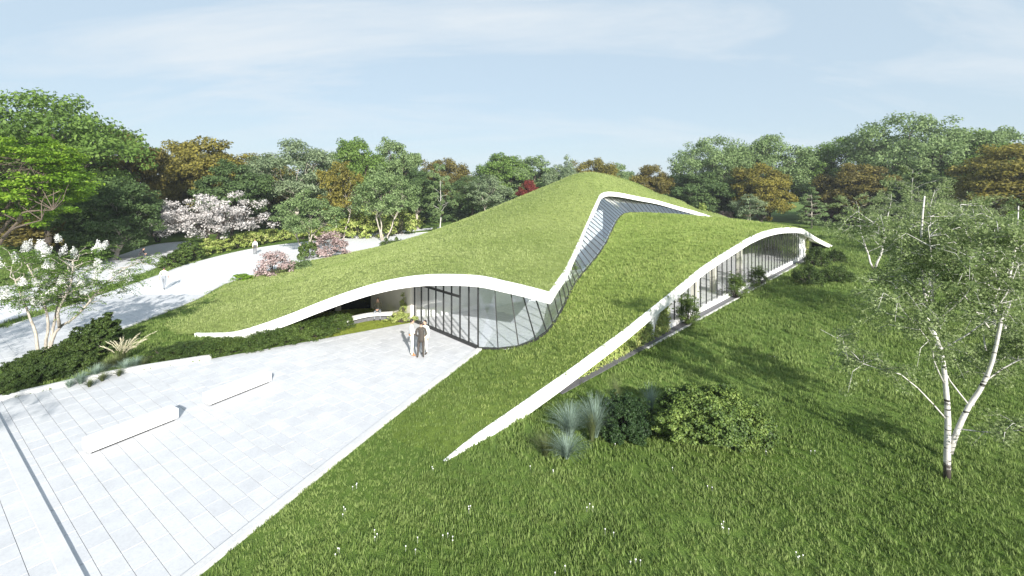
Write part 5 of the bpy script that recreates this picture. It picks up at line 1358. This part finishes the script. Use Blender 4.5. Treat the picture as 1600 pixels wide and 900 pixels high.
# seated man on the curved bench
p = at(590, 488, .45); sz = -.46
seat = {'pelvis': (0, -.06, .55), 'waist': (0, -.03, .72), 'chest': (0, .05, .92), 'collar': (0, .10, 1.05), 'neck': (0, .13, 1.10), 'skull': (0, .17, 1.16)}
for s, k in ((-1, 'L'), (1, 'R')):
    seat.update({'hip' + k: (s * .1, -.02, .53), 'knee' + k: (s * .17, .40, .53), 'ankle' + k: (s * .17, .36, .10), 'ball' + k: (s * .18, .46, .05), 'toe' + k: (s * .19, .52, .04), 'sh' + k: (s * .185, .07, 1.02), 'el' + k: (s * .25, .14, .76), 'wr' + k: (s * .08, .36, .70), 'palm' + k: (0, 0, -1)})
person((p.x, p.y + .12, .0), R(188), 'man in an olive jacket sitting bent forward on the curved bench', seat, 'olive', 'jeans', 'shoe')

# cyclist on the upper path
def bicycle(loc, rz):
    o = empty('bicycle', loc, rz); tag(o, 'dark bicycle ridden along the upper path behind the white flowering tree', 'bicycle')
    for y in (-.52, .52):
        w = MB(); pts = [(0, y + .33 * math.cos(a), .34 + .33 * math.sin(a)) for a in np.linspace(0, 2 * math.pi, 21)]; w.tube(pts, [.018] * 21, 5); wh = w.build('wheel', M['black'], o, True)
        s = MB(); [s.bar((0, y, .34), (0, y + .32 * math.cos(a), .34 + .32 * math.sin(a)), .006, .006, (1, 0, 0)) for a in np.linspace(0, 2 * math.pi, 9)[:-1]]; s.build('spokes', M['metal'], wh)
    f = MB(); K = {'bb': (0, -.08, .30), 'st': (0, -.22, .80), 'hd': (0, .36, .82), 'rw': (0, -.52, .34), 'fw': (0, .52, .34), 'hb': (0, .34, .98)}
    for a, b in (('bb', 'st'), ('st', 'hd'), ('bb', 'hd'), ('bb', 'rw'), ('st', 'rw'), ('hd', 'fw'), ('hd', 'hb')): f.tube([K[a], K[b]], [.018, .018], 6)
    f.build('frame', M['metal'], o); h = MB(); h.tube([(-.28, .26, 1.0), (-.1, .36, 1.0), (.1, .36, 1.0), (.28, .26, 1.0)], [.014] * 4, 6); h.build('handlebar', M['metal'], o)
    s = MB(); s.ball((0, -.24, .87), (.07, .14, .035), 8, 5); s.build('saddle', M['black'], o, True); return o
p = at(221, 412); bz = R(-58)
bicycle((p.x, p.y, .008), bz)
cyc = {'pelvis': (0, -.24, .96), 'waist': (0, -.16, 1.10), 'chest': (0, .0, 1.26), 'collar': (0, .08, 1.37), 'neck': (0, .12, 1.41), 'skull': (0, .17, 1.46)}
for s, k, f in ((-1, 'L', 0), (1, 'R', .2)):
    cyc.update({'hip' + k: (s * .1, -.2, .93), 'knee' + k: (s * .11, .14, .64 + f * .8), 'ankle' + k: (s * .11, -.08, .24 + f), 'ball' + k: (s * .11, .03, .20 + f), 'toe' + k: (s * .11, .09, .20 + f), 'sh' + k: (s * .18, .08, 1.33), 'el' + k: (s * .24, .18, 1.14), 'wr' + k: (s * .26, .29, 1.04)})
person((p.x, p.y, .008), bz, 'cyclist in dark clothes riding along the upper path', cyc, 'black', 'black', 'shoe')

# pale post where the path meets the roof
p = at(704.5, 363); o = empty('bollard', (p.x, p.y, 0)); tag(o, 'small white bollard at the far end of the path', 'bollard')
mb = MB(); mb.tube([(0, 0, 0), (0, 0, .06), (0, 0, .07), (0, 0, .8)], [.2, .2, .09, .09], 10); mb.build('post', M['white'], o)
mb = MB(); mb.tube([(0, 0, .78), (0, 0, .84), (0, 0, 1.0), (0, 0, 1.04)], [.11, .12, .12, .07], 10); mb.build('cap', M['white'], o)

# light summer haze: one closed box of even air round the whole place
mb = MB(); mb.box(0, 130, 13.9, 680, 420, 30.0)
hz = mb.build('haze', None); hz['kind'] = 'stuff'
hm = bpy.data.materials.new('haze_air'); hm.use_nodes = True; hn = hm.node_tree
hn.nodes.remove(hn.nodes['Principled BSDF'])
pv = hn.nodes.new('ShaderNodeVolumePrincipled'); pv.inputs['Density'].default_value = .00036; pv.inputs['Color'].default_value = (.86, .92, 1, 1); pv.inputs['Anisotropy'].default_value = .1
hn.links.new(pv.outputs[0], hn.nodes['Material Output'].inputs['Volume']); hz.data.materials.append(hm)
